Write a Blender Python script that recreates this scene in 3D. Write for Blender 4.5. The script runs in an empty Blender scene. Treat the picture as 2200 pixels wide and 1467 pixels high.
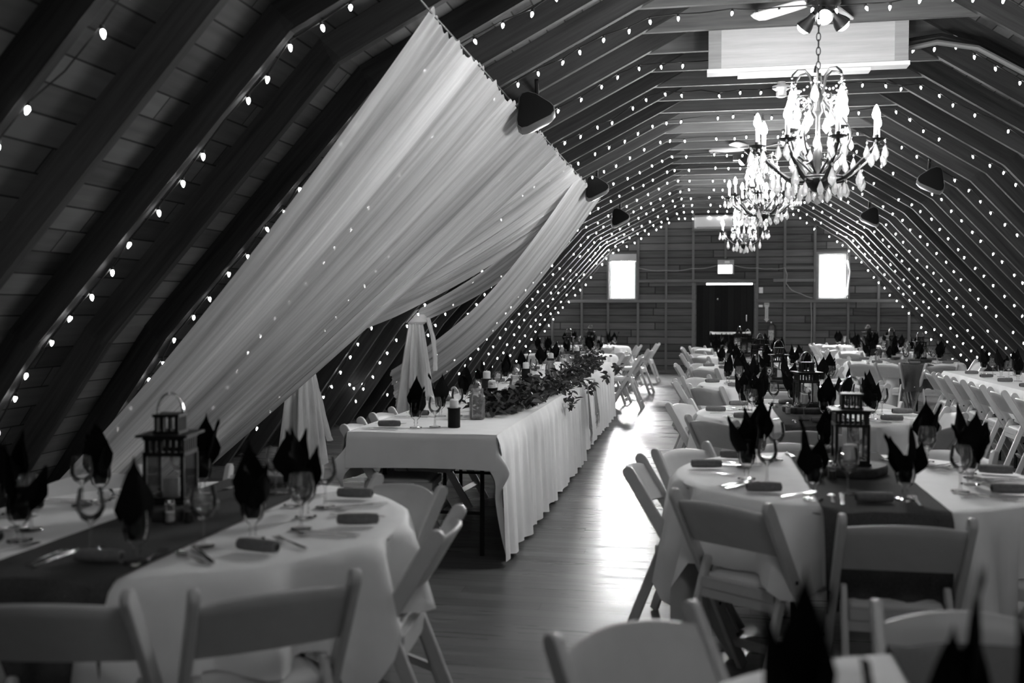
import bpy, math, random
from math import sin, cos, pi, radians, hypot, atan2, degrees, sqrt
from mathutils import Vector, Matrix, Euler

random.seed(7)
S = bpy.context.scene
COL = S.collection

# ------------------------------------------------------------------ camera, world, exposure
CAM_POS = (-0.6, 0.0, 1.45)
cam_d = bpy.data.cameras.new('camera')
cam_d.sensor_width = 36.0
cam_d.lens = 35.0
cam_d.clip_start = 0.05
cam_d.clip_end = 200
cam_d.dof.use_dof = True
cam_d.dof.focus_distance = 8.5
cam_d.dof.aperture_fstop = 2.0
cam = bpy.data.objects.new('camera', cam_d)
COL.objects.link(cam)
cam.location = CAM_POS
cam.rotation_euler = (radians(90 - 1.80), 0, radians(10.72))
S.camera = cam

S.view_settings.view_transform = 'Standard'
S.view_settings.look = 'None'
S.view_settings.gamma = 1
S.view_settings.use_curve_mapping = False
S.view_settings.exposure = 0.75
S.cycles.use_denoising = True
S.cycles.max_bounces = 7
S.cycles.diffuse_bounces = 3
S.cycles.glossy_bounces = 3
S.cycles.transmission_bounces = 5
S.cycles.transparent_max_bounces = 24
S.cycles.sample_clamp_indirect = 4.0
S.cycles.caustics_reflective = False
S.cycles.caustics_refractive = False

W = bpy.data.worlds.new('world')
S.world = W
W.use_nodes = True
W.node_tree.nodes['Background'].inputs[0].default_value = (1, 1, 1, 1)
W.node_tree.nodes['Background'].inputs[1].default_value = 0.02

# light levels (lamps and daylit windows, plus one unseen chandelier added for top light)
L_WINDOW = 165.0        # far gable windows
L_REAR = 0.5           # windows in the gable behind the camera
L_CANDLE = 400.0        # chandelier candle bulbs
L_STRING = 30.0        # string-light bulbs
L_SPOT = 14.0           # fan spot bulbs

# ------------------------------------------------------------------ materials
MATS = {}


def newmat(name):
    m = bpy.data.materials.new(name)
    m.use_nodes = True
    nt = m.node_tree
    nt.nodes.clear()
    out = nt.nodes.new('ShaderNodeOutputMaterial')
    MATS[name] = m
    return m, nt, out


def g(v):
    return (v, v, v, 1)


def plain(name, v, rough=0.5, metal=0.0, spec=0.5, noise=0.0, nscale=20, bump=0.0):
    m, nt, out = newmat(name)
    b = nt.nodes.new('ShaderNodeBsdfPrincipled')
    b.inputs['Base Color'].default_value = g(v)
    b.inputs['Roughness'].default_value = rough
    b.inputs['Metallic'].default_value = metal
    b.inputs['Specular IOR Level'].default_value = spec
    tc = nt.nodes.new('ShaderNodeTexCoord')
    nz = nt.nodes.new('ShaderNodeTexNoise')
    nz.inputs['Scale'].default_value = nscale
    nz.inputs['Detail'].default_value = 3
    nt.links.new(tc.outputs['Object'], nz.inputs['Vector'])
    mr = nt.nodes.new('ShaderNodeMapRange')
    mr.inputs['From Min'].default_value = 0.3
    mr.inputs['From Max'].default_value = 0.7
    mr.inputs['To Min'].default_value = v * (1 - noise)
    mr.inputs['To Max'].default_value = v * (1 + noise)
    nt.links.new(nz.outputs['Fac'], mr.inputs['Value'])
    nt.links.new(mr.outputs['Result'], b.inputs['Base Color'])
    if bump:
        bp = nt.nodes.new('ShaderNodeBump')
        bp.inputs['Strength'].default_value = bump
        bp.inputs['Distance'].default_value = 0.002
        nt.links.new(nz.outputs['Fac'], bp.inputs['Height'])
        nt.links.new(bp.outputs['Normal'], b.inputs['Normal'])
    nt.links.new(b.outputs[0], out.inputs[0])
    return m


def emit(name, strength, v=1.0):
    m, nt, out = newmat(name)
    e = nt.nodes.new('ShaderNodeEmission')
    e.inputs[0].default_value = g(v)
    e.inputs[1].default_value = strength
    nt.links.new(e.outputs[0], out.inputs[0])
    return m


def glass(name, tint=0.97, rough=0.02, ior=1.45, body=0.0):
    m, nt, out = newmat(name)
    tr = nt.nodes.new('ShaderNodeBsdfTransparent')
    tr.inputs[0].default_value = g(tint)
    gl = nt.nodes.new('ShaderNodeBsdfGlossy')
    gl.inputs[0].default_value = g(1)
    gl.inputs['Roughness'].default_value = rough
    fr = nt.nodes.new('ShaderNodeFresnel')
    fr.inputs['IOR'].default_value = ior
    mx = nt.nodes.new('ShaderNodeMixShader')
    nt.links.new(fr.outputs[0], mx.inputs[0])
    nt.links.new(tr.outputs[0], mx.inputs[1])
    nt.links.new(gl.outputs[0], mx.inputs[2])
    if body:
        d = nt.nodes.new('ShaderNodeBsdfDiffuse')
        d.inputs[0].default_value = g(0.9)
        t2 = nt.nodes.new('ShaderNodeBsdfTranslucent')
        t2.inputs[0].default_value = g(0.9)
        m1 = nt.nodes.new('ShaderNodeMixShader')
        m1.inputs[0].default_value = 0.5
        nt.links.new(d.outputs[0], m1.inputs[1])
        nt.links.new(t2.outputs[0], m1.inputs[2])
        m2 = nt.nodes.new('ShaderNodeMixShader')
        m2.inputs[0].default_value = body
        nt.links.new(mx.outputs[0], m2.inputs[1])
        nt.links.new(m1.outputs[0], m2.inputs[2])
        mx = m2
    nt.links.new(mx.outputs[0], out.inputs[0])
    return m


def sheer(name, v=0.8, clear=0.13, trans=0.4, gather=0.0):
    """thin voile; where it is gathered the layers overlap and let less through (density follows the fold lines, UV)"""
    m, nt, out = newmat(name)
    N, K = nt.nodes.new, nt.links.new
    tr = N('ShaderNodeBsdfTransparent')
    d = N('ShaderNodeBsdfDiffuse')
    d.inputs[0].default_value = g(v)
    t2 = N('ShaderNodeBsdfTranslucent')
    t2.inputs[0].default_value = g(v)
    m1 = N('ShaderNodeMixShader')
    m1.inputs[0].default_value = trans
    m2 = N('ShaderNodeMixShader')
    m2.inputs[0].default_value = clear
    if gather:
        uv = N('ShaderNodeUVMap')
        uv.uv_map = 'fold'
        mp = N('ShaderNodeMapping')
        mp.inputs['Scale'].default_value = (1.0, 0.9, 1.0)
        K(uv.outputs[0], mp.inputs['Vector'])
        nz = N('ShaderNodeTexNoise')
        nz.inputs['Scale'].default_value = 1.0
        nz.inputs['Detail'].default_value = 5
        nz.inputs['Roughness'].default_value = 0.62
        K(mp.outputs[0], nz.inputs['Vector'])
        mr = N('ShaderNodeMapRange')
        mr.inputs['From Min'].default_value = 0.55
        mr.inputs['From Max'].default_value = 0.78
        mr.inputs['To Min'].default_value = clear
        mr.inputs['To Max'].default_value = gather
        K(nz.outputs['Fac'], mr.inputs['Value'])
        K(mr.outputs[0], m2.inputs[0])
        mv = N('ShaderNodeMapRange')       # one layer or several: thicker gathers are whiter
        mv.inputs['From Min'].default_value = 0.36
        mv.inputs['From Max'].default_value = 0.66
        mv.inputs['To Min'].default_value = v
        mv.inputs['To Max'].default_value = v * 0.48
        K(nz.outputs['Fac'], mv.inputs['Value'])
        K(mv.outputs[0], d.inputs[0])
        K(mv.outputs[0], t2.inputs[0])
    K(d.outputs[0], m1.inputs[1])
    K(t2.outputs[0], m1.inputs[2])
    K(m1.outputs[0], m2.inputs[1])
    K(tr.outputs[0], m2.inputs[2])
    K(m2.outputs[0], out.inputs[0])
    return m


def planks(name, au, av, w, L, lo, hi, rough=0.6, seam=0.05, grain=0.35, rvar=0.0, spec=0.4, bump=0.3, seamdark=0.15):
    """boards of width w counted along object axis au, running along av, end joints every L"""
    m, nt, out = newmat(name)
    N, K = nt.nodes.new, nt.links.new

    def math_(op, a, b=None):
        n = N('ShaderNodeMath')
        n.operation = op
        for i, x in enumerate((a, b)):
            if x is None:
                continue
            if isinstance(x, (int, float)):
                n.inputs[i].default_value = x
            else:
                K(x, n.inputs[i])
        return n.outputs[0]
    tc = N('ShaderNodeTexCoord')
    sp = N('ShaderNodeSeparateXYZ')
    K(tc.outputs['Object'], sp.inputs[0])
    U, V = sp.outputs[au], sp.outputs[av]
    uu = math_('DIVIDE', U, w)
    fl = math_('FLOOR', uu)
    fu = math_('SUBTRACT', uu, fl)
    wn1 = N('ShaderNodeTexWhiteNoise')
    wn1.noise_dimensions = '1D'
    K(fl, wn1.inputs['W'])
    vv = math_('ADD', math_('DIVIDE', V, L), math_('MULTIPLY', wn1.outputs['Value'], 7.3))
    fv0 = math_('FLOOR', vv)
    fv = math_('SUBTRACT', vv, fv0)
    wn2 = N('ShaderNodeTexWhiteNoise')
    wn2.noise_dimensions = '2D'
    cb = N('ShaderNodeCombineXYZ')
    K(fl, cb.inputs[0])
    K(fv0, cb.inputs[1])
    K(cb.outputs[0], wn2.inputs['Vector'])
    # grain
    cg = N('ShaderNodeCombineXYZ')
    K(math_('MULTIPLY', U, 26.0), cg.inputs[0])
    K(math_('MULTIPLY', V, 1.6), cg.inputs[1])
    K(math_('MULTIPLY', wn2.outputs['Value'], 31.0), cg.inputs[2])
    nz = N('ShaderNodeTexNoise')
    nz.inputs['Scale'].default_value = 1.0
    nz.inputs['Detail'].default_value = 4
    K(cg.outputs[0], nz.inputs['Vector'])
    tone = math_('ADD', math_('MULTIPLY', wn2.outputs['Value'], 1 - grain), math_('MULTIPLY', nz.outputs['Fac'], grain))
    mr = N('ShaderNodeMapRange')
    K(tone, mr.inputs['Value'])
    mr.inputs['From Min'].default_value = 0.1
    mr.inputs['From Max'].default_value = 0.9
    mr.inputs['To Min'].default_value = lo
    mr.inputs['To Max'].default_value = hi
    s1 = math_('LESS_THAN', fu, seam)
    s2 = math_('LESS_THAN', fv, seam * w / L)
    sm = math_('MAXIMUM', s1, s2)
    mul = math_('SUBTRACT', 1.0, math_('MULTIPLY', sm, 1 - seamdark))
    colr = math_('MULTIPLY', mr.outputs[0], mul)
    b = N('ShaderNodeBsdfPrincipled')
    K(colr, b.inputs['Base Color'])
    b.inputs['Roughness'].default_value = rough
    b.inputs['Specular IOR Level'].default_value = spec
    if rvar:
        rr = N('ShaderNodeMapRange')
        K(nz.outputs['Fac'], rr.inputs['Value'])
        rr.inputs['From Min'].default_value = 0.3
        rr.inputs['From Max'].default_value = 0.7
        rr.inputs['To Min'].default_value = rough - rvar
        rr.inputs['To Max'].default_value = rough + rvar
        K(rr.outputs[0], b.inputs['Roughness'])
    bp = N('ShaderNodeBump')
    bp.inputs['Strength'].default_value = bump
    bp.inputs['Distance'].default_value = 0.006
    K(math_('ADD', mul, math_('MULTIPLY', nz.outputs['Fac'], 0.35)), bp.inputs['Height'])
    K(bp.outputs[0], b.inputs['Normal'])
    K(b.outputs[0], out.inputs[0])
    return m


def timber(name, lo, hi, rough=0.7):
    """sawn timber, grain along the object's X axis, tone varies from piece to piece"""
    m, nt, out = newmat(name)
    N, K = nt.nodes.new, nt.links.new
    tc = N('ShaderNodeTexCoord')
    oi = N('ShaderNodeObjectInfo')
    mp = N('ShaderNodeMapping')
    mp.inputs['Scale'].default_value = (1.1, 22, 22)
    K(tc.outputs['Object'], mp.inputs['Vector'])
    cb = N('ShaderNodeCombineXYZ')
    mu = N('ShaderNodeMath')
    mu.operation = 'MULTIPLY'
    mu.inputs[1].default_value = 57.0
    K(oi.outputs['Random'], mu.inputs[0])
    K(mu.outputs[0], cb.inputs[0])
    K(cb.outputs[0], mp.inputs['Location'])
    nz = N('ShaderNodeTexNoise')
    nz.inputs['Scale'].default_value = 1.0
    nz.inputs['Detail'].default_value = 4
    nz.inputs['Roughness'].default_value = 0.65
    K(mp.outputs[0], nz.inputs['Vector'])
    ad = N('ShaderNodeMath')
    ad.operation = 'MULTIPLY_ADD'
    ad.inputs[1].default_value = 0.35
    K(oi.outputs['Random'], ad.inputs[0])
    K(nz.outputs['Fac'], ad.inputs[2])
    mr = N('ShaderNodeMapRange')
    mr.inputs['From Min'].default_value = 0.35
    mr.inputs['From Max'].default_value = 1.0
    mr.inputs['To Min'].default_value = lo
    mr.inputs['To Max'].default_value = hi
    K(ad.outputs[0], mr.inputs['Value'])
    b = N('ShaderNodeBsdfPrincipled')
    b.inputs['Roughness'].default_value = rough
    b.inputs['Specular IOR Level'].default_value = 0.3
    K(mr.outputs[0], b.inputs['Base Color'])
    bp = N('ShaderNodeBump')
    bp.inputs['Strength'].default_value = 0.3
    bp.inputs['Distance'].default_value = 0.004
    K(nz.outputs['Fac'], bp.inputs['Height'])
    K(bp.outputs[0], b.inputs['Normal'])
    K(b.outputs[0], out.inputs[0])
    return m


M_FLOOR = planks('floorboards', 1, 0, 0.115, 3.1, 0.075, 0.165, rough=0.34, seam=0.035, grain=0.5, rvar=0.10, spec=0.55, bump=0.22, seamdark=0.35)
M_DECK = planks('roof_boards', 0, 1, 0.145, 2.6, 0.025, 0.14, rough=0.75, seam=0.07, grain=0.4, seamdark=0.1)
M_GABLE = planks('gable_boards', 2, 0, 0.165, 2.2, 0.010, 0.125, rough=0.7, seam=0.13, grain=0.55, seamdark=0.08)
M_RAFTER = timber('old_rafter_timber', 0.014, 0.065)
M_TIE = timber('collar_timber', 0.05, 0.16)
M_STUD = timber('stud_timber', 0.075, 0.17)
M_DOORWOOD = planks('dark_door_boards', 0, 2, 0.14, 4.0, 0.003, 0.014, rough=0.7, seam=0.05, spec=0.12)
M_PLY = timber('pale_plywood', 0.28, 0.52)
M_FRAMEWOOD = timber('box_frame_timber', 0.20, 0.36)
M_PAINT = plain('white_paint', 0.78, 0.5)
M_CHAIR = plain('white_chair_resin', 0.55, 0.38, noise=0.03)
M_PAD = plain('white_vinyl_pad', 0.66, 0.45, noise=0.03)
M_BOLT = plain('dark_bolt', 0.03, 0.4, 0.8)
M_CLOTH = plain('white_table_linen', 0.88, 0.85, spec=0.2, noise=0.03, nscale=8)
M_RUNNER = plain('dark_burlap', 0.072, 0.95, spec=0.1, noise=0.35, nscale=240, bump=0.3)
M_NAPKIN = plain('black_napkin_cloth', 0.0045, 0.9, spec=0.08, noise=0.2)
M_ROLL = plain('grey_rolled_cloth', 0.16, 0.8, noise=0.15, nscale=60)
M_ROLLEND = plain('dark_roll_core', 0.01, 0.9)
M_STEEL = plain('polished_steel', 0.75, 0.16, 1.0)
M_BLACK = plain('black_metal', 0.006, 0.55, spec=0.25)
M_BRONZE = plain('dark_bronze', 0.03, 0.35, 0.6)
M_SPEAKER = plain('black_speaker_plastic', 0.014, 0.6, spec=0.25)
M_GRILLE = plain('speaker_grille', 0.006, 0.9, spec=0.1)
M_HOLDER = plain('black_candle_holder', 0.006, 0.7, spec=0.2)
M_GREYHOLDER = plain('charcoal_candle_holder', 0.035, 0.7, spec=0.2, noise=0.2)
M_WAX = plain('white_candle_wax', 0.75, 0.55)
M_SLICE = plain('dark_wood_slice', 0.05, 0.7, noise=0.4, nscale=30)
M_LEAF = plain('garland_leaves', 0.038, 0.5, noise=0.5, nscale=9)
M_STEM = plain('garland_stem', 0.05, 0.7)
M_WIRE = plain('dark_wire', 0.01, 0.6)
M_PIPE = plain('grey_conduit', 0.22, 0.4, 0.3)
M_CABLE = plain('pale_cable', 0.28, 0.6)
M_CHALK = plain('chalkboard', 0.008, 0.8)
M_CHALKMARK = plain('chalk_line', 0.55, 0.9)
M_GREY = plain('grey_box_plastic', 0.30, 0.5)
M_DARKPANEL = plain('dark_tin', 0.02, 0.5)
M_SIGNTEXT = plain('dark_sign_print', 0.05, 0.6)
M_EXTING = plain('extinguisher_paint', 0.05, 0.35)
M_LACE = sheer('lace', 0.72, 0.22, 0.3)
M_BURLAPLIGHT = plain('pale_burlap', 0.22, 0.95, noise=0.4, nscale=150)
M_SHEER = sheer('sheer_voile', 0.80, 0.003, 0.30, 0.10)
M_GLASS = glass('clear_glass', 0.985, 0.05, 1.45, 0.02)
M_GOBLET = glass('goblet_glass', 0.99, 0.04, 1.26)
M_JAR = glass('jar_glass', 0.90, 0.05, 1.5, 0.10)
M_WATER = glass('water', 0.93, 0.02, 1.33, 0.05)
M_CRYSTAL = glass('cut_crystal', 0.95, 0.06, 1.9, 0.35)
M_SALT = plain('salt_grains', 0.75, 0.8)
M_PEPPER = plain('pepper_grains', 0.03, 0.8)
E_WINDOW = emit('daylit_window', L_WINDOW)
E_REAR = emit('rear_daylit_window', L_REAR)
E_CANDLE = emit('candle_bulb_light', L_CANDLE)
E_CANDLE_DIM = emit('dimmed_candle_bulb_light', L_CANDLE * 0.2)
E_STRING = emit('string_bulb_light', L_STRING)
E_SPOT = emit('spot_bulb_light', L_SPOT)
E_EXIT = emit('exit_sign_light', 2.2)
E_GAP = emit('door_gap_daylight', 9.0)


# ------------------------------------------------------------------ mesh builder
class MB:
    def __init__(self):
        self.v, self.f, self.mi = [], [], []

    def add(self, vs, fs, mi=0):
        o = len(self.v)
        self.v += [tuple(p) for p in vs]
        self.f += [tuple(i + o for i in f) for f in fs]
        self.mi += [mi] * len(fs)

    def box(self, c, s, rot=None, mi=0):
        x, y, z = s[0] / 2, s[1] / 2, s[2] / 2
        vs = [Vector((a * x, b * y, d * z)) for a in (-1, 1) for b in (-1, 1) for d in (-1, 1)]
        if rot is not None:
            vs = [rot @ p for p in vs]
        c = Vector(c)
        vs = [p + c for p in vs]
        self.add(vs, [(0, 1, 3, 2), (4, 6, 7, 5), (0, 4, 5, 1), (2, 3, 7, 6), (0, 2, 6, 4), (1, 5, 7, 3)], mi)

    def rings(self, rings, closed=True, caps=True, mi=0, loop=False):
        n = len(rings[0])
        vs = [p for r in rings for p in r]
        fs = []
        m = len(rings)
        for i in range(m if loop else m - 1):
            a, b = i * n, ((i + 1) % m) * n
            for j in range(n if closed else n - 1):
                k = (j + 1) % n
                fs.append((a + j, a + k, b + k, b + j))
        if caps and not loop:
            fs.append(tuple(range(n))[::-1])
            fs.append(tuple(range((m - 1) * n, m * n)))
        self.add(vs, fs, mi)

    def tube(self, pts, r, n=8, mi=0, caps=True, loop=False):
        pts = [Vector(p) for p in pts]
        rs = r if isinstance(r, (list, tuple)) else [r] * len(pts)
        rings = []
        prev = None
        m = len(pts)
        for i, p in enumerate(pts):
            if loop:
                t = pts[(i + 1) % m] - pts[i - 1]
            else:
                t = pts[min(i + 1, m - 1)] - pts[max(i - 1, 0)]
            if t.length < 1e-9:
                t = Vector((0, 0, 1))
            t.normalize()
            if prev is None:
                ref = Vector((0, 0, 1)) if abs(t.z) < 0.9 else Vector((1, 0, 0))
                u = t.cross(ref).normalized()
            else:
                u = (prev - t * prev.dot(t))
                u = u.normalized() if u.length > 1e-6 else t.orthogonal().normalized()
            prev = u
            w = t.cross(u)
            rings.append([p + (u * cos(2 * pi * k / n) + w * sin(2 * pi * k / n)) * rs[i] for k in range(n)])
        self.rings(rings, True, caps, mi, loop)

    def lathe(self, prof, n=16, c=(0, 0, 0), mi=0, caps=False):
        c = Vector(c)
        rings = [[c + Vector((r * cos(2 * pi * k / n), r * sin(2 * pi * k / n), z)) for k in range(n)] for r, z in prof]
        self.rings(rings, True, caps, mi)

    def grid(self, fn, nu, nv, mi=0):
        vs = [fn(i / nu, j / nv) for i in range(nu + 1) for j in range(nv + 1)]
        fs = [(i * (nv + 1) + j, (i + 1) * (nv + 1) + j, (i + 1) * (nv + 1) + j + 1, i * (nv + 1) + j + 1) for i in range(nu) for j in range(nv)]
        self.add(vs, fs, mi)

    def bar(self, p0, p1, w, th, tdir, round0=False, round1=False, mi=0, bev=0.004):
        """flat bar from p0 to p1, width w in plane perpendicular to tdir, thickness th along tdir"""
        p0, p1, tdir = Vector(p0), Vector(p1), Vector(tdir).normalized()
        a = (p1 - p0)
        L = a.length
        a.normalize()
        b = tdir.cross(a).normalized()
        h = w / 2
        out = []
        if round0:
            out += [(h - h * cos(t) * 1.0 - 0, 0) for t in ()]
            for k in range(7):
                t = -pi / 2 - pi * k / 6
                out.append((h + h * cos(t) if True else 0, h * sin(t)))
        else:
            out += [(0, -h), (0, h)]
        if round1:
            for k in range(7):
                t = pi / 2 - pi * k / 6
                out.append((L - h + h * cos(t), h * sin(t)))
        else:
            out += [(L, h), (L, -h)]
        cx = sum(p[0] for p in out) / len(out)

        def ring(off, ins):
            r = []
            for s, t in out:
                s2 = cx + (s - cx) * (1 - 2 * ins / L)
                t2 = t * (1 - 2 * ins / w)
                r.append(p0 + a * s2 + b * t2 + tdir * off)
            return r
        q = th / 2
        self.rings([ring(-q, bev), ring(-q + bev, 0), ring(q - bev, 0), ring(q, bev)], True, True, mi)

    def mesh(self, name, mats, smooth=True, angle=40):
        me = bpy.data.meshes.new(name)
        me.from_pydata(self.v, [], self.f)
        for m in (mats if isinstance(mats, (list, tuple)) else [mats]):
            me.materials.append(m)
        me.polygons.foreach_set('material_index', self.mi)
        me.polygons.foreach_set('use_smooth', [smooth] * len(self.f))
        me.update()
        if smooth and angle:
            me.set_sharp_from_angle(angle=radians(angle))
        return me


def ob(name, me, parent=None, loc=(0, 0, 0), rot=None, mat=None):
    o = bpy.data.objects.new(name, me)
    COL.objects.link(o)
    if mat is not None:
        o.matrix_local = mat
    else:
        o.location = loc
        if rot is not None:
            o.rotation_euler = rot
    if parent is not None:
        o.parent = parent
    return o


USED = {}


def tag(o, label, cat, group=None):
    o['label'] = label
    o['category'] = cat
    if group:
        o['group'] = group
    USED[label] = USED.get(label, 0) + 1
    return o


def thing(name, label, cat, loc=(0, 0, 0), rz=0.0, group=None, rot=None):
    o = ob(name, None, None, loc, rot if rot is not None else (0, 0, rz))
    o.empty_display_size = 0.05
    return tag(o, label, cat, group)


def single(name, me, label, cat, loc=(0, 0, 0), rz=0.0, group=None, rot=None):
    o = ob(name, me, None, loc, rot if rot is not None else (0, 0, rz))
    return tag(o, label, cat, group)


def struct(name, me, loc=(0, 0, 0), rot=None, mat=None, parent=None, group=None):
    o = ob(name, me, parent, loc, rot, mat)
    if parent is None:
        o['kind'] = 'structure'
        if group:
            o['group'] = group
    return o


def spawn(spec, root):
    """spec: list of (part name, mesh, matrix or None, list of sub-parts)"""
    for nm, me, mt, subs in spec:
        o = ob(nm, me, root, mat=mt if mt is not None else Matrix())
        for n2, m2, t2 in subs:
            ob(n2, m2, o, mat=t2 if t2 is not None else Matrix())


def T(x, y, z, rz=0.0, rx=0.0, ry=0.0):
    return Matrix.Translation((x, y, z)) @ Euler((rx, ry, rz)).to_matrix().to_4x4()


def frame(p0, p1, up):
    """matrix with X along p0->p1 and Z near up, origin p0"""
    p0, p1, up = Vector(p0), Vector(p1), Vector(up)
    x = (p1 - p0).normalized()
    y = up.cross(x).normalized()
    z = x.cross(y)
    m = Matrix((x, y, z)).transposed().to_4x4()
    m.translation = p0
    return m


_beam = {}


def beam(name, p0, p1, w, h, up, mat, parent=None, group=None):
    """timber whose face nearest -up passes through p0..p1"""
    L = (Vector(p1) - Vector(p0)).length
    k = (name, round(L, 3), w, h, mat.name)
    if k not in _beam:
        b = MB()
        e = 0.004
        rg = []
        for x, i in ((0, e), (e, 0), (L - e, 0), (L, e)):
            rg.append([(x, -w / 2 + i, i), (x, w / 2 - i, i), (x, w / 2 - i, h - i), (x, -w / 2 + i, h - i)])
        b.rings(rg)
        _beam[k] = b.mesh(name, mat, False)
    return struct(name, _beam[k], mat=frame(p0, p1, up), parent=parent, group=group)


# ------------------------------------------------------------------ barn shell
YF, YN = 23.16, -3.2                    # far and near gable planes
FT = (5.2, 0.0)                         # inner rafter line: foot, lower knee, collar corner on each side, ridge
K1S = {-1: (1.08, 3.62), 1: (1.42, 3.64)}
K2S = {-1: (2.60, 2.84), 1: (2.50, 2.96)}
K3L, FTL = (4.06, 1.24), (4.93, 0.0)     # the left slope bends once more, low down
RID = (0.313, 4.337)
RD = 0.17                               # rafter depth

b = MB()
b.box((0, (YF + YN) / 2, -0.05), (12.6, YF - YN + 1, 0.1))
struct('floor', b.mesh('floor', M_FLOOR, False))


def out_n(a, c):
    d = Vector((c[0] - a[0], c[1] - a[1]))
    n = Vector((d.y, -d.x)).normalized()
    return n


def slope_panel(name, a, c, sgn, extra0=0.0, extra1=0.0):
    """roof deck lying on the rafters' outer side from section point a (low) to c (high), local X up the slope, Y along the barn"""
    A, C_ = Vector((a[0], a[1])), Vector((c[0], c[1]))
    d = (C_ - A).normalized()
    n = Vector((-d.y, d.x))
    if n.x < 0:
        n = -n                            # outward for the +x side
    if abs(d.x) > 0.99:
        n = Vector((0, 1))
    A2 = A + n * RD - d * extra0
    L = (C_ - A).length + extra0 + extra1
    bb = MB()
    bb.box((L / 2, (YF - YN) / 2, 0.02), (L, YF - YN, 0.04))
    me = bb.mesh(name, M_DECK, False)
    x = Vector((sgn * d.x, 0, d.y))
    y = Vector((0, 1, 0))
    z = x.cross(y)
    if z.dot(Vector((sgn * n.x, 0, n.y))) < 0:
        y = -y
        z = x.cross(y)
    m = Matrix((x, y, z)).transposed().to_4x4()
    m.translation = Vector((sgn * A2.x, YN if y.y > 0 else YF, A2.y))
    struct(name, me, mat=m)


for s, side in ((-1, 'left'), (1, 'right')):
    if s < 0:
        slope_panel('wall_left', K3L, K2S[s], s, 0.06, 0.08)
        slope_panel('wall_left', FTL, K3L, s, 0.5, 0.06)
    else:
        slope_panel('wall_right', FT, K2S[s], s, 0.5, 0.08)
    slope_panel('ceiling_' + side, K2S[s], (s * RID[0], RID[1]), s, 0.08, 0.12)

# rafters, every 0.65 m
RY = [0.16 + 0.65 * k for k in range(-4, 36)]
rnd = random.Random(3)
for y in RY:
    for s in (-1, 1):
        K2 = K2S[s]
        segs = [(FTL, K3L), (K3L, K2)] if s < 0 else [(FT, K2)]
        for (fx, fz), (tx_, tz_) in segs:
            nl = Vector((s * (tz_ - fz), 0, fx - tx_)).normalized()
            ex = 0.05 if fz == 0 else 0.012
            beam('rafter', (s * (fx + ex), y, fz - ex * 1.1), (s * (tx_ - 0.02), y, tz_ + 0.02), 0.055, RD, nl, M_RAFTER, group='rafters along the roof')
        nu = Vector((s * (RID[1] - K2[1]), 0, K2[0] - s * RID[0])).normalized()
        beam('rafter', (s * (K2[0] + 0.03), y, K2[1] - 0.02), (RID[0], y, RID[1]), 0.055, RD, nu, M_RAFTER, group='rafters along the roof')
    e = rnd.uniform(-0.06, 0.10)
    beam('collar_beam', (-1.16 - e * 0.5, y + 0.055, 3.64), (1.60 + e * 0.5, y + 0.055, 3.64 + rnd.uniform(-0.01, 0.01)), 0.045, 0.18, (0, 0, 1), M_TIE, group='collar beams under the ridge')


# far gable wall, with openings for the two windows and the door
def wall_outline():
    o = 0.2
    return [(-FT[0] - 0.35, -0.05), (-K2S[-1][0] - 0.22, K2S[-1][1] + 0.16), (RID[0], RID[1] + 0.3), (K2S[1][0] + 0.22, K2S[1][1] + 0.16), (FT[0] + 0.35, -0.05)]


def zroof(x):
    pts = wall_outline()
    for (x0, z0), (x1, z1) in zip(pts, pts[1:]):
        if x0 <= x <= x1:
            return z0 + (z1 - z0) * (x - x0) / (x1 - x0)
    return -0.05


def gable(name, y, th, holes, mat):
    xs = sorted({p[0] for p in wall_outline()} | {v for h in holes for v in (h[0], h[1])})
    bb = MB()
    for x0, x1 in zip(xs, xs[1:]):
        hs = sorted([(h[2], h[3]) for h in holes if h[0] <= x0 + 1e-6 and h[1] >= x1 - 1e-6])
        lo = -0.05
        spans = []
        for a, c in hs:
            spans.append((lo, a))
            lo = c
        spans.append((lo, None))
        for a, c in spans:
            if c is None:
                z = [(x0, a), (x1, a), (x1, zroof(x1)), (x0, zroof(x0))]
            else:
                if c - a < 1e-4:
                    continue
                z = [(x0, a), (x1, a), (x1, c), (x0, c)]
            vs = [(p[0], y, p[1]) for p in z] + [(p[0], y + th, p[1]) for p in z]
            bb.add(vs, [(0, 1, 2, 3), (7, 6, 5, 4), (0, 4, 5, 1), (1, 5, 6, 2), (2, 6, 7, 3), (3, 7, 4, 0)])
    struct(name, bb.mesh(name, mat, False))


WL = (-2.66, -2.08, 1.71, 2.62)
WR = (1.98, 2.56, 1.71, 2.70)
DR = (-0.70, 0.59, -0.05, 2.07)
gable('wall_far', YF, 0.06, [WL, WR, DR], M_GABLE)
RW1 = (-2.6, -1.2, 1.0, 2.3)
RW2 = (0.2, 2.2, 0.9, 2.4)
gable('wall_near', YN - 0.06, 0.06, [RW1, RW2], M_GABLE)


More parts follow.
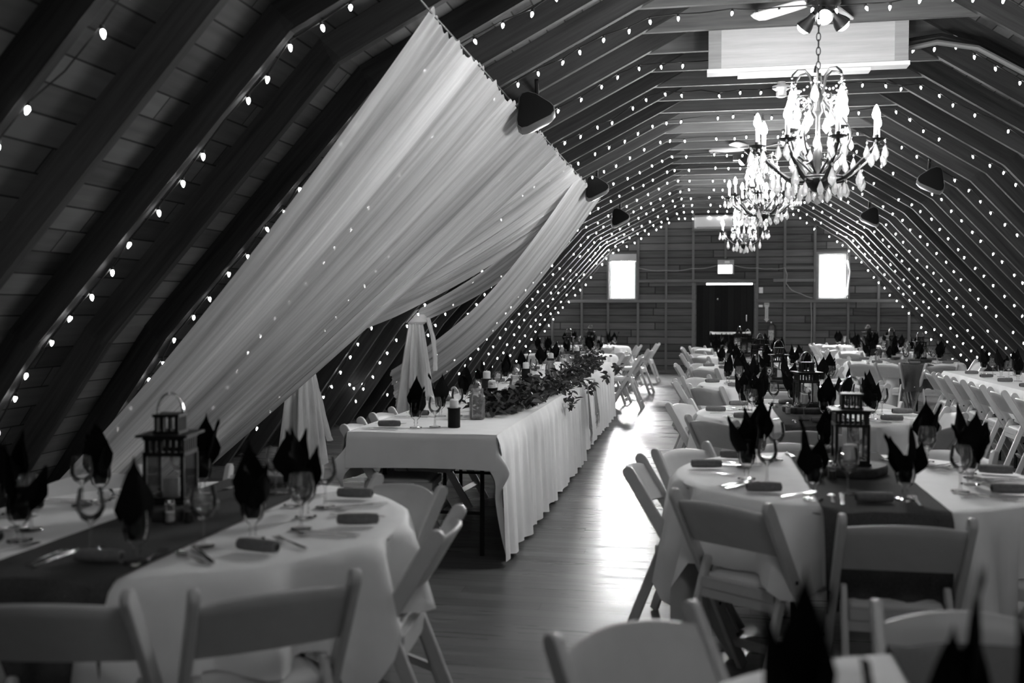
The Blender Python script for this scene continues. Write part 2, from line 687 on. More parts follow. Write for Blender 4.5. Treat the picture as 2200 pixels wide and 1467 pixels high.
def window(name, h, y, th, mat, roll=False, face=-1):
    """h = x0,x1,z0,z1"""
    x0, x1, z0, z1 = h
    r = ob(name, None)
    r['kind'] = 'structure'
    bb = MB()
    f = 0.035
    for c, s in (((x0 + f / 2, y, (z0 + z1) / 2), (f, 0.09, z1 - z0)), ((x1 - f / 2, y, (z0 + z1) / 2), (f, 0.09, z1 - z0)),
                 (((x0 + x1) / 2, y, z0 + f / 2), (x1 - x0 - 2 * f, 0.09, f)), (((x0 + x1) / 2, y, z1 - f / 2), (x1 - x0 - 2 * f, 0.09, f))):
        bb.box(c, s)
    ob('window_frame', bb.mesh('window_frame', M_PAINT, False), r)
    bb = MB()
    bb.box(((x0 + x1) / 2, y - face * 0.03, (z0 + z1) / 2), (x1 - x0 - 0.06, 0.012, z1 - z0 - 0.06))
    ob('window_pane', bb.mesh('window_pane', mat, False), r)
    bb = MB()
    w = 0.05
    yc = y + face * 0.055
    bb.box((x0 - w / 2, yc, (z0 + z1) / 2), (w, 0.05, z1 - z0 + 2 * w))
    bb.box((x1 + w / 2, yc, (z0 + z1) / 2), (w, 0.05, z1 - z0 + 2 * w))
    bb.box(((x0 + x1) / 2, yc, z1 + w / 2), (x1 - x0, 0.05, w))
    bb.box(((x0 + x1) / 2, yc, z0 - w / 2), (x1 - x0, 0.05, w))
    ob('window_casing', bb.mesh('window_casing', M_STUD, False), r)
    return r


w1 = window('window_1', WL, YF + 0.03, 0.06, E_WINDOW)
bb = MB()
bb.box((-2.37, YF - 0.06, 2.66), (0.62, 0.05, 0.17))
ob('roller_blind', bb.mesh('roller_blind', M_GREY, False), w1)
w2 = window('window_2', WR, YF + 0.03, 0.06, E_WINDOW)
bb = MB()
bb.tube([(2.60, YF - 0.07, 2.55), (2.64, YF - 0.07, 2.3), (2.60, YF - 0.07, 1.9), (2.60, YF - 0.07, 1.78)], 0.018, 8)
ob('folded_blind', bb.mesh('folded_blind', M_PAINT), w2)
window('window_3', RW1, YN - 0.03, 0.06, E_REAR, face=1)
window('window_4', RW2, YN - 0.03, 0.06, E_REAR, face=1)

# studs and girts on the far wall
SX = [-4.64, -4.01, -3.32, -2.71, -2.02, -1.38, -0.77, 0.65, 1.25, 1.90, 2.62, 3.26, 3.90, 4.5]
for x in SX:
    zt = min(1.62, zroof(x) - 0.35)
    if zt > 0.2:
        beam('wall_stud', (x, YF, 0.0), (x, YF, zt), 0.05, 0.075, (0, -1, 0), M_STUD, group='studs on the far wall')
for x in (-3.32, -2.71, -2.02, -1.38, -0.77, 0.65, 1.25, 1.90, 2.62, 3.26):
    zt = zroof(x) - 0.3
    if zt > 1.9:
        beam('wall_stud', (x, YF, 1.70), (x, YF, zt), 0.05, 0.075, (0, -1, 0), M_STUD, group='studs on the far wall')
beam('wall_stud', (-0.05, YF, 2.62), (-0.05, YF, 4.2), 0.05, 0.075, (0, -1, 0), M_STUD, group='studs on the far wall')
for i, (p, q) in enumerate((((-4.3, YF, 1.66), (-0.72, YF, 1.66)), ((0.62, YF, 1.66), (4.3, YF, 1.66)), ((-2.0, YF, 2.12), (0.63, YF, 2.12)), ((1.0, YF, 2.12), (1.9, YF, 2.12)),
                            ((1.28, YF, 2.40), (1.88, YF, 2.40)), ((-4.9, YF, 0.04), (-0.75, YF, 0.04)), ((0.65, YF, 0.04), (4.9, YF, 0.04)))):
    beam('trim_%d' % (i + 1), p, q, 0.07, 0.085, (0, -1, 0), M_STUD)

# door with push bar
d1 = ob('door_1', None)
d1['kind'] = 'structure'
bb = MB()
bb.box((-0.055, YF + 0.03, 1.01), (1.27, 0.045, 2.02))
ob('door_panel', bb.mesh('door_panel', M_DOORWOOD, False), d1)
bb = MB()
bb.box((-0.74, YF - 0.02, 1.03), (0.05, 0.1, 2.06))
bb.box((0.62, YF - 0.02, 1.03), (0.05, 0.1, 2.06))
ob('door_frame', bb.mesh('door_frame', M_STUD, False), d1)
bb = MB()
bb.box((0.04, YF + 0.03, 2.045), (1.02, 0.03, 0.032))
ob('door_light_gap', bb.mesh('door_light_gap', E_GAP, False), d1)
bb = MB()
bb.box((0.06, YF - 0.055, 0.93), (0.86, 0.05, 0.055))
bb.box((-0.36, YF - 0.03, 0.93), (0.06, 0.08, 0.075))
bb.box((0.47, YF - 0.03, 0.93), (0.09, 0.08, 0.085))
ob('push_bar', bb.mesh('push_bar', M_STEEL, False), d1)
bb = MB()
bb.tube([(0.42, YF - 0.0, 1.34), (0.42, YF - 0.05, 1.34), (0.42, YF - 0.05, 1.20), (0.42, YF, 1.20)], 0.012, 6)
ob('pull_handle', bb.mesh('pull_handle', M_STEEL), d1)
bb = MB()
bb.lathe([(0, 0), (0.018, 0.004), (0.02, 0.02), (0.0, 0.03)], 10)
ob('peephole', bb.mesh('peephole', M_STEEL), d1, mat=T(-0.22, YF + 0.005, 1.7, 0, pi / 2))

# ------------------------------------------------------------------ things on the far wall and under the ridge
t = thing('exit_sign', 'lit emergency sign box with grey top mounted above the dark door', 'exit sign', (-0.045, YF - 0.05, 2.27))
bb = MB()
bb.box((0, 0, 0.16), (0.36, 0.08, 0.32))
ob('sign_housing', bb.mesh('sign_housing', M_GREY, False), t)
bb = MB()
bb.box((-0.015, -0.045, 0.105), (0.31, 0.012, 0.19))
ob('lit_face', bb.mesh('lit_face', E_EXIT, False), t)
bb = MB()
bb.box((0.03, -0.045, 0.27), (0.11, 0.012, 0.05))
ob('test_label', bb.mesh('test_label', M_PAINT, False), t)

t = thing('air_conditioner', 'white wall air conditioner on a timber shelf under the ridge', 'air conditioner', (-0.33, YF - 0.11, 3.24))
bb = MB()
bb.lathe([(0.0, 0)], 3) if False else None
pr = [(-0.10, 0.03), (-0.11, 0.10), (-0.105, 0.26), (-0.07, 0.30), (0.1, 0.30), (0.1, 0.0), (-0.06, 0.0)]
bb.rings([[(x, p[0], p[1] + 0.05) for p in pr] for x in (-0.42, 0.42)])
ob('cabinet', bb.mesh('cabinet', M_PAINT, True, 30), t)
bb = MB()
bb.box((0, -0.105, 0.075), (0.74, 0.02, 0.03))
ob('air_outlet', bb.mesh('air_outlet', M_GREY, False), t)
bb = MB()
bb.box((0, 0.0, 0.02), (0.95, 0.16, 0.045))
ob('shelf_board', bb.mesh('shelf_board', M_STUD, False), t)

single('wall_thermostat', (lambda m: (m.box((0, 0, 0), (0.085, 0.04, 0.13)), m.mesh('wall_thermostat', M_PAINT, False))[1])(MB()), 'small white thermostat box on the wall beside the door', 'thermostat', (0.735, YF - 0.04, 1.90))
single('small_notice', (lambda m: (m.box((0, 0, 0), (0.085, 0.006, 0.05)), m.mesh('small_notice', M_PAINT, False))[1])(MB()), 'small pale notice on the wall below the thermostat', 'notice', (0.735, YF - 0.012, 1.545))

t = thing('extinguisher_sign', 'narrow pale arrow sign pointing down at the fire extinguisher', 'sign', (0.865, YF - 0.012, 1.18))
bb = MB()
bb.add([(-0.035, 0, 0.07), (-0.06, 0, 0.07), (0, 0, 0), (0.06, 0, 0.07), (0.035, 0, 0.07), (0.035, 0, 0.33), (0.055, 0, 0.36), (0.055, 0, 0.44), (-0.055, 0, 0.44), (-0.055, 0, 0.36), (-0.035, 0, 0.33)] +
       [(-0.035, .006, 0.07), (-0.06, .006, 0.07), (0, .006, 0), (0.06, .006, 0.07), (0.035, .006, 0.07), (0.035, .006, 0.33), (0.055, .006, 0.36), (0.055, .006, 0.44), (-0.055, .006, 0.44), (-0.055, .006, 0.36), (-0.035, .006, 0.33)],
       [tuple(range(11)), tuple(range(21, 10, -1))] + [(i, i + 11, (i + 1) % 11 + 11, (i + 1) % 11) for i in range(11)])
ob('sign_plate', bb.mesh('sign_plate', plain('pale_sign', 0.5, 0.6), False), t)


def text_mesh(body, size, name, mat, ext=0.001):
    cu = bpy.data.curves.new(name, 'FONT')
    cu.body = body
    cu.size = size
    cu.extrude = ext
    cu.align_x = 'CENTER'
    cu.align_y = 'CENTER'
    o = bpy.data.objects.new(name, cu)
    COL.objects.link(o)
    dg = bpy.context.evaluated_depsgraph_get()
    me = bpy.data.meshes.new_from_object(o.evaluated_get(dg))
    bpy.data.objects.remove(o)
    me.name = name
    me.materials.clear()
    me.materials.append(mat)
    return me


ob('sign_word', text_mesh('FIRE', 0.045, 'sign_word', M_SIGNTEXT), t, mat=T(0, -0.004, 0.40, 0, pi / 2))
ob('sign_word', text_mesh('EXTINGUISHER', 0.032, 'sign_word', M_SIGNTEXT), t, mat=Matrix.Translation((0, -0.004, 0.2)) @ Euler((pi / 2, 0, 0)).to_matrix().to_4x4() @ Matrix.Rotation(-pi / 2, 4, 'Z'))

t = thing('fire_extinguisher', 'dark fire extinguisher hanging on the far wall under the arrow sign', 'fire extinguisher', (0.95, YF - 0.16, 0.68))
bb = MB()
bb.lathe([(0, 0), (0.075, 0), (0.08, 0.02), (0.08, 0.38), (0.06, 0.43), (0.025, 0.45), (0.02, 0.48), (0, 0.48)], 16)
ob('cylinder_body', bb.mesh('cylinder_body', M_EXTING), t)
bb = MB()
bb.box((0, -0.01, 0.50), (0.03, 0.12, 0.03))
bb.box((0, -0.03, 0.53), (0.02, 0.12, 0.012), Euler((0.25, 0, 0)).to_matrix())
ob('valve_handle', bb.mesh('valve_handle', M_STEEL, False), t)
bb = MB()
bb.tube([(0.03, 0, 0.48), (0.10, 0, 0.42), (0.11, 0, 0.25), (0.095, 0, 0.1)], 0.012, 8)
ob('hose', bb.mesh('hose', M_WIRE), t)
bb = MB()
bb.rings([[(0.082 * sin(a), -0.082 * cos(a), z) for a in [(-0.8 + 1.6 * k / 8) for k in range(9)]] for z in (0.1, 0.32)], False, False)
ob('paper_label', bb.mesh('paper_label', plain('label_paper', 0.35, 0.7, noise=0.6, nscale=40)), t)
bb = MB()
bb.box((0, 0.1, 0.3), (0.05, 0.1, 0.05))
ob('wall_bracket', bb.mesh('wall_bracket', M_BLACK, False), t)

# wires on the far wall
for nm, lb, pts, r in (
    ('electric_cable', 'pale cable swagging along the far wall from the emergency sign toward the white window', [(-2.0, 2.42), (-1.4, 2.36), (-0.8, 2.4), (-0.25, 2.46)], .008),
    ('electric_cable', 'pale cable running from the emergency sign to the stud by the open window', [(0.15, 2.46), (0.65, 2.4), (0.95, 2.38), (1.25, 2.4), (1.3, 2.25), (1.28, 2.05)], .008),
    ('electric_cable', 'twin cable drooping on the far wall toward the lower corner of the bright window', [(1.28, 2.05), (1.4, 1.9), (1.6, 1.82), (1.85, 1.72)], .008),
    ('electric_cable', 'thin cable dropping down the wall below the bright window', [(1.82, 1.62), (1.84, 1.2), (1.83, 0.6), (1.82, 0.1)], .009)):
    bb = MB()
    pp = []
    for (a0, c0), (a1, c1) in zip(pts, pts[1:]):
        for k in range(6):
            u = k / 6
            pp.append((a0 + (a1 - a0) * u, YF - 0.085, c0 + (c1 - c0) * u - 0.05 * sin(pi * u) * hypot(a1 - a0, 0)))
    pp.append((pts[-1][0], YF - 0.085, pts[-1][1]))
    bb.tube(pp, r, 6)
    single(nm, bb.mesh(nm, M_CABLE), lb, 'cable')

# plywood box under the ridge
t = thing('plywood_box', 'pale plywood service box with white bottom trim hung between ceiling beams', 'box', (0.20, 8.10, 3.385))
bb = MB()
bb.box((0, 0.06, 0.17), (1.30, 0.11, 0.40))
ob('plywood_face', bb.mesh('plywood_face', M_PLY, False), t)
for sx in (-1, 1):
    bb = MB()
    bb.box((sx * 0.70, 0.06, 0.17), (0.10, 0.12, 0.41))
    ob('end_board', bb.mesh('end_board', M_FRAMEWOOD, False), t)
bb = MB()
bb.box((0, 0.06, -0.045), (1.52, 0.14, 0.03))
bb.box((-0.02, 0.08, -0.072), (1.00, 0.12, 0.024))
ob('bottom_trim', bb.mesh('bottom_trim', M_PAINT, False), t)

t = thing('smoke_detector', 'white smoke detector hanging below a ceiling beam beside the near chandelier', 'smoke detector', (0.15, 9.95, 3.64))
bb = MB()
bb.lathe([(0, 0), (0.04, 0), (0.04, -0.03), (0.085, -0.04), (0.085, -0.06), (0.05, -0.085), (0.0, -0.085)], 16)
ob('detector_base', bb.mesh('detector_base', M_PAINT), t)
bb = MB()
bb.lathe([(0.045, -0.085), (0.05, -0.10), (0.05, -0.135), (0.035, -0.145), (0, -0.145)], 16)
ob('sensor_cap', bb.mesh('sensor_cap', M_PAINT), t)

bb = MB()
bb.box((0, 0, 0), (0.62, 0.12, 0.075))
single('flat_black_box', bb.mesh('flat_black_box', M_DARKPANEL, False), 'flat black box fixed under a ceiling beam beyond the chandeliers', 'box', (0.15, 14.5, 3.602))


def pipe(lb, pts, r, mat):
    bb = MB()
    bb.tube(pts, r, 8)
    single('conduit_pipe', bb.mesh('conduit_pipe', mat), lb, 'pipe')


pipe('pale conduit pipe running from the plywood box out to the roof slope', [(0.98, 8.32, 3.50), (1.2, 8.32, 3.54), (1.5, 8.32, 3.48), (1.9, 8.32, 3.24), (2.3, 8.32, 2.99)], 0.022, M_PIPE)
pipe('thick black pipe beside the pale conduit above the roof slope', [(0.98, 8.42, 3.57), (1.25, 8.42, 3.60), (1.5, 8.42, 3.53), (1.9, 8.42, 3.28), (2.3, 8.42, 3.03)], 0.035, M_WIRE)


# ------------------------------------------------------------------ ceiling fan with spots
def fan_specs():
    sp = []
    m = MB()
    m.lathe([(0, 0.02), (0.09, 0.02), (0.12, -0.03), (0.12, -0.10), (0.07, -0.14), (0.06, -0.16), (0.0, -0.16)], 20)
    sp.append(('motor_housing', m.mesh('motor_housing', M_BRONZE), None, []))
    m = MB()
    m.tube([(0, 0, 0.02), (0, 0, 0.10)], 0.018, 8)
    sp.append(('down_rod', m.mesh('down_rod', M_BRONZE), None, []))
    m = MB()
    out = [(0.13, -0.045), (0.2, -0.06), (0.55, -0.07), (0.60, -0.05), (0.61, 0.0), (0.60, 0.05), (0.55, 0.07), (0.2, 0.06), (0.13, 0.045)]
    R_ = Euler((radians(12), 0, 0)).to_matrix()
    m.rings([[R_ @ Vector((x, y, z)) for x, y in out] for z in (-0.066, -0.058)])
    bl = m.mesh('blade', M_PAINT, True, 30)
    for k in range(5):
        sp.append(('blade', bl, T(0, 0, 0, radians(66 + 72 * k)), []))
    cup = MB()
    cup.lathe([(0.012, 0.0), (0.03, -0.01), (0.033, -0.05), (0.055, -0.10), (0.062, -0.13)], 16)
    cup_m = cup.mesh('spot_cup', M_BRONZE)
    bu = MB()
    bu.lathe([(0.0, -0.165), (0.03, -0.158), (0.05, -0.135), (0.052, -0.12), (0.035, -0.09), (0, -0.085)], 16)
    bu_m = bu.mesh('spot_bulb', E_SPOT)
    for k in range(3):
        a = radians(-95 + 120 * k)
        mt = Matrix.Translation((0.06 * cos(a), 0.06 * sin(a), -0.15)) @ Matrix.Rotation(a, 4, 'Z') @ Matrix.Rotation(radians(-48), 4, 'Y')
        sp.append(('spot_lamp', cup_m, mt, [('spot_bulb', bu_m, None)]))
    return sp


FAN = fan_specs()
t = thing('ceiling_fan', 'bronze ceiling fan with white blades and three spot lamps above the near chandelier', 'ceiling fan', (0.245, 7.42, 3.72))
spawn(FAN, t)
t = thing('ceiling_fan', 'distant ceiling fan with white blades behind the middle chandelier', 'ceiling fan', (0.10, 14.1, 3.72), 0.5)
spawn(FAN, t)


# ------------------------------------------------------------------ chandeliers
def chandelier_spec(E_BULB):
    sp = []
    R1 = 0.365
    m = MB()      # central column with bowl
    m.lathe([(0.0, -0.06), (0.03, -0.05), (0.075, -0.01), (0.085, 0.02), (0.03, 0.05), (0.018, 0.10), (0.03, 0.16), (0.015, 0.22), (0.012, 0.40), (0.03, 0.43), (0.02, 0.47), (0.035, 0.52), (0.012, 0.58), (0.0, 0.60)], 14)
    sp.append(('column', m.mesh('column', M_BRONZE), None, []))
    arm = MB()
    pts = []
    for k in range(15):
        u = k / 14
        x = 0.05 + (R1 - 0.05) * u
        z = 0.02 - 0.02 * sin(pi * min(1, u * 1.5)) + 0.17 * u ** 2.2
        pts.append((x, 0, z))
    arm.tube(pts, [0.015] * 8 + [0.011] * 7, 6)
    arm_m = arm.mesh('arm', M_BRONZE)
    cage = MB()
    pts = []
    for k in range(15):
        u = k / 14
        pts.append((0.03 + 0.15 * sin(pi * u) ** 1.1 + 0.02 * u, 0, 0.06 + 0.43 * u))
    pts += [(0.085, 0, 0.52), (0.12, 0, 0.515), (0.135, 0, 0.49), (0.125, 0, 0.465)]
    cage.tube(pts, 0.007, 6)
    cage_m = cage.mesh('cage_scroll', M_BRONZE)
    crown = MB()
    crown.tube([(0.02, 0, 0.50), (0.035, 0, 0.56), (0.05, 0, 0.64), (0.085, 0, 0.675), (0.13, 0, 0.672), (0.16, 0, 0.645), (0.165, 0, 0.625)], 0.007, 6)
    crown_m = crown.mesh('crown_scroll', M_BRONZE)
    bob = MB()
    bob.lathe([(0.0, -0.035), (0.015, -0.03), (0.012, -0.01), (0.048, 0.0), (0.055, 0.008), (0.016, 0.006), (0.016, 0.03), (0.0, 0.03)], 12)
    bob_m = bob.mesh('drip_cup', M_BRONZE)
    cs = MB()
    cs.lathe([(0.013, 0.01), (0.013, 0.115), (0.0, 0.117)], 8)
    cs_m = cs.mesh('candle_sleeve', M_WAX)
    bl = MB()
    bl.lathe([(0.007, 0.115), (0.020, 0.133), (0.0225, 0.15), (0.014, 0.18), (0.005, 0.2), (0.0, 0.205)], 8)
    bl_m = bl.mesh('candle_bulb', E_BULB)

    def drop(sz, n=6):
        q = MB()
        q.lathe([(0.0, 0.0), (0.007 * sz, -0.012 * sz), (0.0, -0.024 * sz)], n)
        q.lathe([(0.0, -0.024 * sz), (0.008 * sz, -0.04 * sz), (0.02 * sz, -0.075 * sz), (0.017 * sz, -0.095 * sz), (0.0, -0.115 * sz)], n)
        return q.mesh('crystal_drop', M_CRYSTAL, False)
    dr_m, dr_s, dr_l = drop(1.0), drop(0.8), drop(1.25)
    for k in range(8):
        a = 2 * pi * k / 8 + 0.2
        sp.append(('arm', arm_m, T(0, 0, 0, a), []))
        c, s = cos(a), sin(a)
        subs = [('candle_sleeve', cs_m, None), ('candle_bulb', bl_m, None)]
        for j in range(4):
            bb_ = a + 2 * pi * j / 4 + 0.4
            subs.append(('crystal_drop', dr_m, T(0.05 * cos(bb_), 0.05 * sin(bb_), -0.0)))
        sp.append(('drip_cup', bob_m, T(R1 * c, R1 * s, 0.215), subs))
        sp.append(('crystal_drop', dr_l, T(0.27 * c, 0.27 * s, 0.09), []))
        sp.append(('crystal_drop', dr_m, T(0.11 * cos(a + 0.4), 0.11 * sin(a + 0.4), 0.30), []))
        sp.append(('crystal_drop', dr_s, T(0.155 * cos(a + 0.2), 0.155 * sin(a + 0.2), 0.20), []))
    for k in range(4):
        a = 2 * pi * k / 4 + 0.55
        subs = [('candle_sleeve', cs_m, None), ('candle_bulb', bl_m, None)]
        for j in range(3):
            bb_ = a + 2 * pi * j / 3
            subs.append(('crystal_drop', dr_s, T(0.05 * cos(bb_), 0.05 * sin(bb_), 0.0)))
        sp.append(('drip_cup', bob_m, T(0.20 * cos(a), 0.20 * sin(a), 0.30), subs))
        q = MB()
        q.tube([(0.04, 0, 0.14), (0.10, 0, 0.13), (0.17, 0, 0.18), (0.20, 0, 0.28)], 0.007, 6)
        sp.append(('inner_arm', q.mesh('inner_arm', M_BRONZE), T(0, 0, 0, a), []))
    for k in range(6):
        a = 2 * pi * k / 6
        sp.append(('cage_scroll', cage_m, T(0, 0, 0, a), []))
        sp.append(('crown_scroll', crown_m, T(0, 0, 0, a + 0.3), []))
        sp.append(('crystal_drop', dr_l, T(0.165 * cos(a + 0.3), 0.165 * sin(a + 0.3), 0.60), []))
        sp.append(('crystal_drop', dr_l, T(0.125 * cos(a), 0.125 * sin(a), 0.455), []))
    for k in range(12):
        a = 2 * pi * k / 12
        sp.append(('crystal_drop', dr_m, T(0.17 * cos(a), 0.17 * sin(a), 0.02), []))
    for k in range(5):
        a = 2 * pi * k / 5
        sp.append(('crystal_drop', dr_s, T(0.06 * cos(a), 0.06 * sin(a), -0.03), []))
    fin = MB()
    fin.lathe([(0, -0.06), (0.01, -0.075), (0.004, -0.085), (0.018, -0.105), (0.018, -0.115), (0.0, -0.135)], 8)
    sp.append(('finial_ball', fin.mesh('finial_ball', M_CRYSTAL), None, []))
    # bead swags between crown scrolls and cage
    q = MB()
    for k in range(6):
        a0 = 2 * pi * k / 6 + 0.3
        for j in range(9):
            u = j / 8
            r = 0.165 * (1 - u) + 0.04 * u
            z = 0.625 - 0.10 * u - 0.09 * sin(pi * u)
            c = Vector((r * cos(a0), r * sin(a0), z))
            q.lathe([(0, -0.008), (0.008, 0), (0, 0.008)], 5, c)
            a1 = a0 + (2 * pi / 6) * u
            c = Vector((0.165 * cos(a1), 0.165 * sin(a1), 0.60 - 0.07 * sin(pi * u)))
            q.lathe([(0, -0.008), (0.008, 0), (0, 0.008)], 5, c)
    sp.append(('bead_swags', q.mesh('bead_swags', M_CRYSTAL, False), None, []))
    ring = MB()
    ring.tube([(0.17 * cos(2 * pi * k / 20), 0.17 * sin(2 * pi * k / 20), 0.025) for k in range(20)], 0.007, 6, loop=True)
    sp.append(('lower_ring', ring.mesh('lower_ring', M_BRONZE), None, []))
    return sp


def chain_mesh(L):
    q = MB()
    n = max(2, int(L / 0.042))
    for k in range(n):
        z = 0.60 + k * L / n
        a = (k % 2) * pi / 2
        q.tube([(0.012 * cos(x) * cos(a), 0.012 * cos(x) * sin(a), z + 0.026 * sin(x) + 0.02) for x in [2 * pi * i / 10 for i in range(10)]], 0.0035, 5, loop=True)
    return q.mesh('chain', M_BRONZE)


CH = chandelier_spec(E_CANDLE)
CH_DIM = chandelier_spec(E_CANDLE_DIM)  # dimmed copy, for the unseen chandelier added to light the front tables
for (x, y, z, rz, lb) in ((0.09, 6.3, 2.22, 0.0, 'near crystal chandelier with lit candle bulbs hanging before the plywood box'),
                          (0.07, 11.5, 2.50, 0.4, 'middle crystal chandelier with lit candle bulbs hanging between the other two'),
                          (0.10, 1.15, 2.30, 0.25, 'unseen crystal chandelier added above the viewer to light the front tables'),
                          (0.08, 16.5, 2.49, 0.15, 'farthest crystal chandelier hanging lowest in view before the air conditioner')):
    t = thing('chandelier', lb, 'chandelier', (x, y, z), rz, 'crystal chandeliers')
    spawn(CH_DIM if y < 3 else CH, t)
    ob('chain', chain_mesh(3.64 - z - 0.60), t)

# ------------------------------------------------------------------ string lights
bulb = MB()
bulb.lathe([(0.0, 0.012), (0.009, 0.010), (0.009, -0.008)], 6, mi=0)
bulb.lathe([(0.005, -0.008), (0.0092, -0.016), (0.0092, -0.023), (0.005, -0.036), (0.0, -0.042)], 7, mi=1)
bulb_m = bulb.mesh('bulb', [M_WIRE, E_STRING])
ORD = ['first', 'second', 'third', 'fourth', 'fifth', 'sixth', 'seventh', 'eighth', 'ninth', 'tenth', 'eleventh', 'twelfth', 'thirteenth', 'fourteenth', 'fifteenth', 'sixteenth', 'seventeenth', 'eighteenth']


ARC_PTS = [(-FTL[0], 0.0), (-K3L[0], K3L[1]), (-K2S[-1][0], K2S[-1][1]), (-K1S[-1][0], K1S[-1][1]), K1S[1], K2S[1], (FT[0], 0.0)]


def arch_pt(s, inset=0.035):
    """point at arc length s along the inner line of the roof from the left foot, s in metres"""
    P_ = ARC_PTS
    c = (0, 1.3)
    for a, q in zip(P_, P_[1:]):
        L = hypot(q[0] - a[0], q[1] - a[1])
        if s <= L or q == P_[-1]:
            u = s / L
            x, z = a[0] + (q[0] - a[0]) * u, a[1] + (q[1] - a[1]) * u
            n = Vector((-(q[1] - a[1]), (q[0] - a[0]))).normalized()
            n = -n if n.dot(Vector((c[0] - x, c[1] - z))) < 0 else n
            return x + n.x * inset, z + n.y * inset
        s -= L


ARCH = sum(hypot(q[0] - a[0], q[1] - a[1]) for a, q in zip(ARC_PTS, ARC_PTS[1:]))
ks = list(range(1, 36, 2))
rs = random.Random(11)
for idx, k in enumerate(ks):
    y = 0.16 + 0.65 * k
    s0, s1 = 0.5, ARCH - 0.45
    if k <= 3:
        s0, s1 = 3.0, ARCH - 2.6
    elif k <= 11:
        s1 = ARCH - 3.0
    rank = len(ks) - idx
    t = thing('string_lights', 'dark wired bulb string along the %s lit rafter counted from the far wall' % ORD[rank - 1], 'string lights', (0, y, 0), 0, 'bulb strings on the rafters')
    step = 0.185
    n = int((s1 - s0) / step)
    cab = []
    hang = []
    for i in range(n + 1):
        s = s0 + i * step + rs.uniform(-0.03, 0.03)
        droop = min(0.05, abs(rs.gauss(0.0, 0.014))) + (0.03 * abs(sin(i * 0.37 + k)))
        if 7 <= k <= 21 and arch_pt(s, 0)[0] < -1.8:
            droop *= 0.15                 # pressed flat where the drapes hang in front
        x, z = arch_pt(s, 0.022 + droop)
        yy = rs.uniform(-0.03, 0.035)
        cab.append((x, yy, z))
        if i % 15 != 14:
            hang.append((x, yy, z))
    q = MB()
    q.tube(cab, 0.0042, 4)
    ob('wire', q.mesh('wire', M_WIRE), t)
    for (x, yy, z) in hang[:100]:
        ob('bulb', bulb_m, t, mat=T(x, yy, z - 0.012, rs.uniform(0, 6), rs.uniform(-.35, .35), rs.uniform(-.35, .35)))

# loose end of a string piled low on the slope behind the head table
t = thing('string_lights', 'bunched loose loop of bulbs hanging low behind the head table between the two drape tails', 'string lights', (-4.62, 11.2, 0.62), 0, 'bulb strings on the rafters')
q = MB()
lp = [(0.09 * cos(a) + 0.02 * sin(3 * a), 0.22 * sin(a), 0.05 * sin(2 * a)) for a in [2 * pi * i / 16 for i in range(16)]]
q.tube(lp, 0.0042, 4, loop=True)
ob('wire', q.mesh('wire', M_WIRE), t)
for i in range(0, 16, 2):
    ob('bulb', bulb_m, t, mat=T(lp[i][0], lp[i][1], lp[i][2] - 0.01, 0, 0.3))


# ------------------------------------------------------------------ drapes
def drape_panel(y0, y1, bots, nu, nv, seed, amp=0.03, sag=0.1, sag1=0.1, xtop=-2.01, ztop=3.03, pin=0.6, freq=(9, 17, 31)):
    r = random.Random(seed)
    ph = [r.uniform(0, 6.28) for _ in range(9)]
    b0, b1 = Vector(bots[0]), Vector(bots[1])

    def fn(u, v):
        sc = 0.012 * abs(sin(u * (y1 - y0) * 9.0))
        tp = Vector((xtop, y0 + (y1 - y0) * u, ztop + sc - 0.03 * sin(pi * ((u * (y1 - y0) / 1.3) % 1.0))))
        bt = b0.lerp(b1, u)
        p = tp.lerp(bt, v)
        p.z -= (sag + (sag1 - sag) * u) * sin(pi * v)
        w = min(1.0, 0.18 + 2.6 * v) * min(1.0, 0.25 + 3.0 * (1 - v))
        d = 0.0
        for i, f in enumerate(freq):
            d += sin(2 * pi * f * (u + 0.035 * sin(2.0 * v + ph[i + 4])) + ph[i] + 1.5 * sin(5 * u + i)) * (1.0, 0.5, 0.3, 0.16)[i]
        p += Vector((0.72, 0.0, 0.69)) * (amp * d * w)
        # ruffled header
        if v < 0.03:
            p.z += 0.02 * sin(u * 260) * 0.5
        return p
    q = MB()
    q.grid(fn, nu, nv)
    me = q.mesh('sheer_panel', M_SHEER)
    fold_uv(me, nu, nv, (y1 - y0) * 3.2, seed)
    return me


def fold_uv(me, nu, nv, su, off):
    uv = me.uv_layers.new(name='fold')
    vi = [0] * len(me.loops)
    me.loops.foreach_get('vertex_index', vi)
    co = []
    for i in vi:
        co += [(i // (nv + 1)) / nu * su + off * 7.3, (i % (nv + 1)) / nv]
    uv.data.foreach_set('uv', co)


def tail(tx, ty, tz, zb, r0, r1, seed, squash=0.55):
    r = random.Random(seed)
    ph = [r.uniform(0, 6.28) for _ in range(3)]

    def fn(u, v):
        a = 2 * pi * u
        rad = r0 + (r1 - r0) * (v ** 0.8)
        f = 1 + (0.10 + 0.16 * v) * sin(7 * a + ph[0]) + 0.08 * sin(13 * a + ph[1])
        return Vector((tx + rad * f * cos(a) * squash, ty + rad * f * sin(a) * 0.75, tz + (zb - tz) * v + 0.02 * sin(5 * a + ph[2]) * v))
    q = MB()
    q.grid(fn, 120, 16)
    me = q.mesh('hanging_tail', M_SHEER)
    fold_uv(me, 120, 16, 7.0, seed)
    return me


def strip(pts, w, seed, wdir=(0, 1, 0)):
    q = MB()
    wd = Vector(wdir)
    r = random.Random(seed)
    pts = [Vector(p) for p in pts]
    n = len(pts) - 1

    def fn(u, v):
        i = min(int(u * n), n - 1)
        p = pts[i].lerp(pts[i + 1], u * n - i)
        return p + wd * (v - 0.5) * w + Vector((0.02 * sin(v * 14 + u * 5), 0, 0))
    q.grid(fn, 16, 10)
    return q


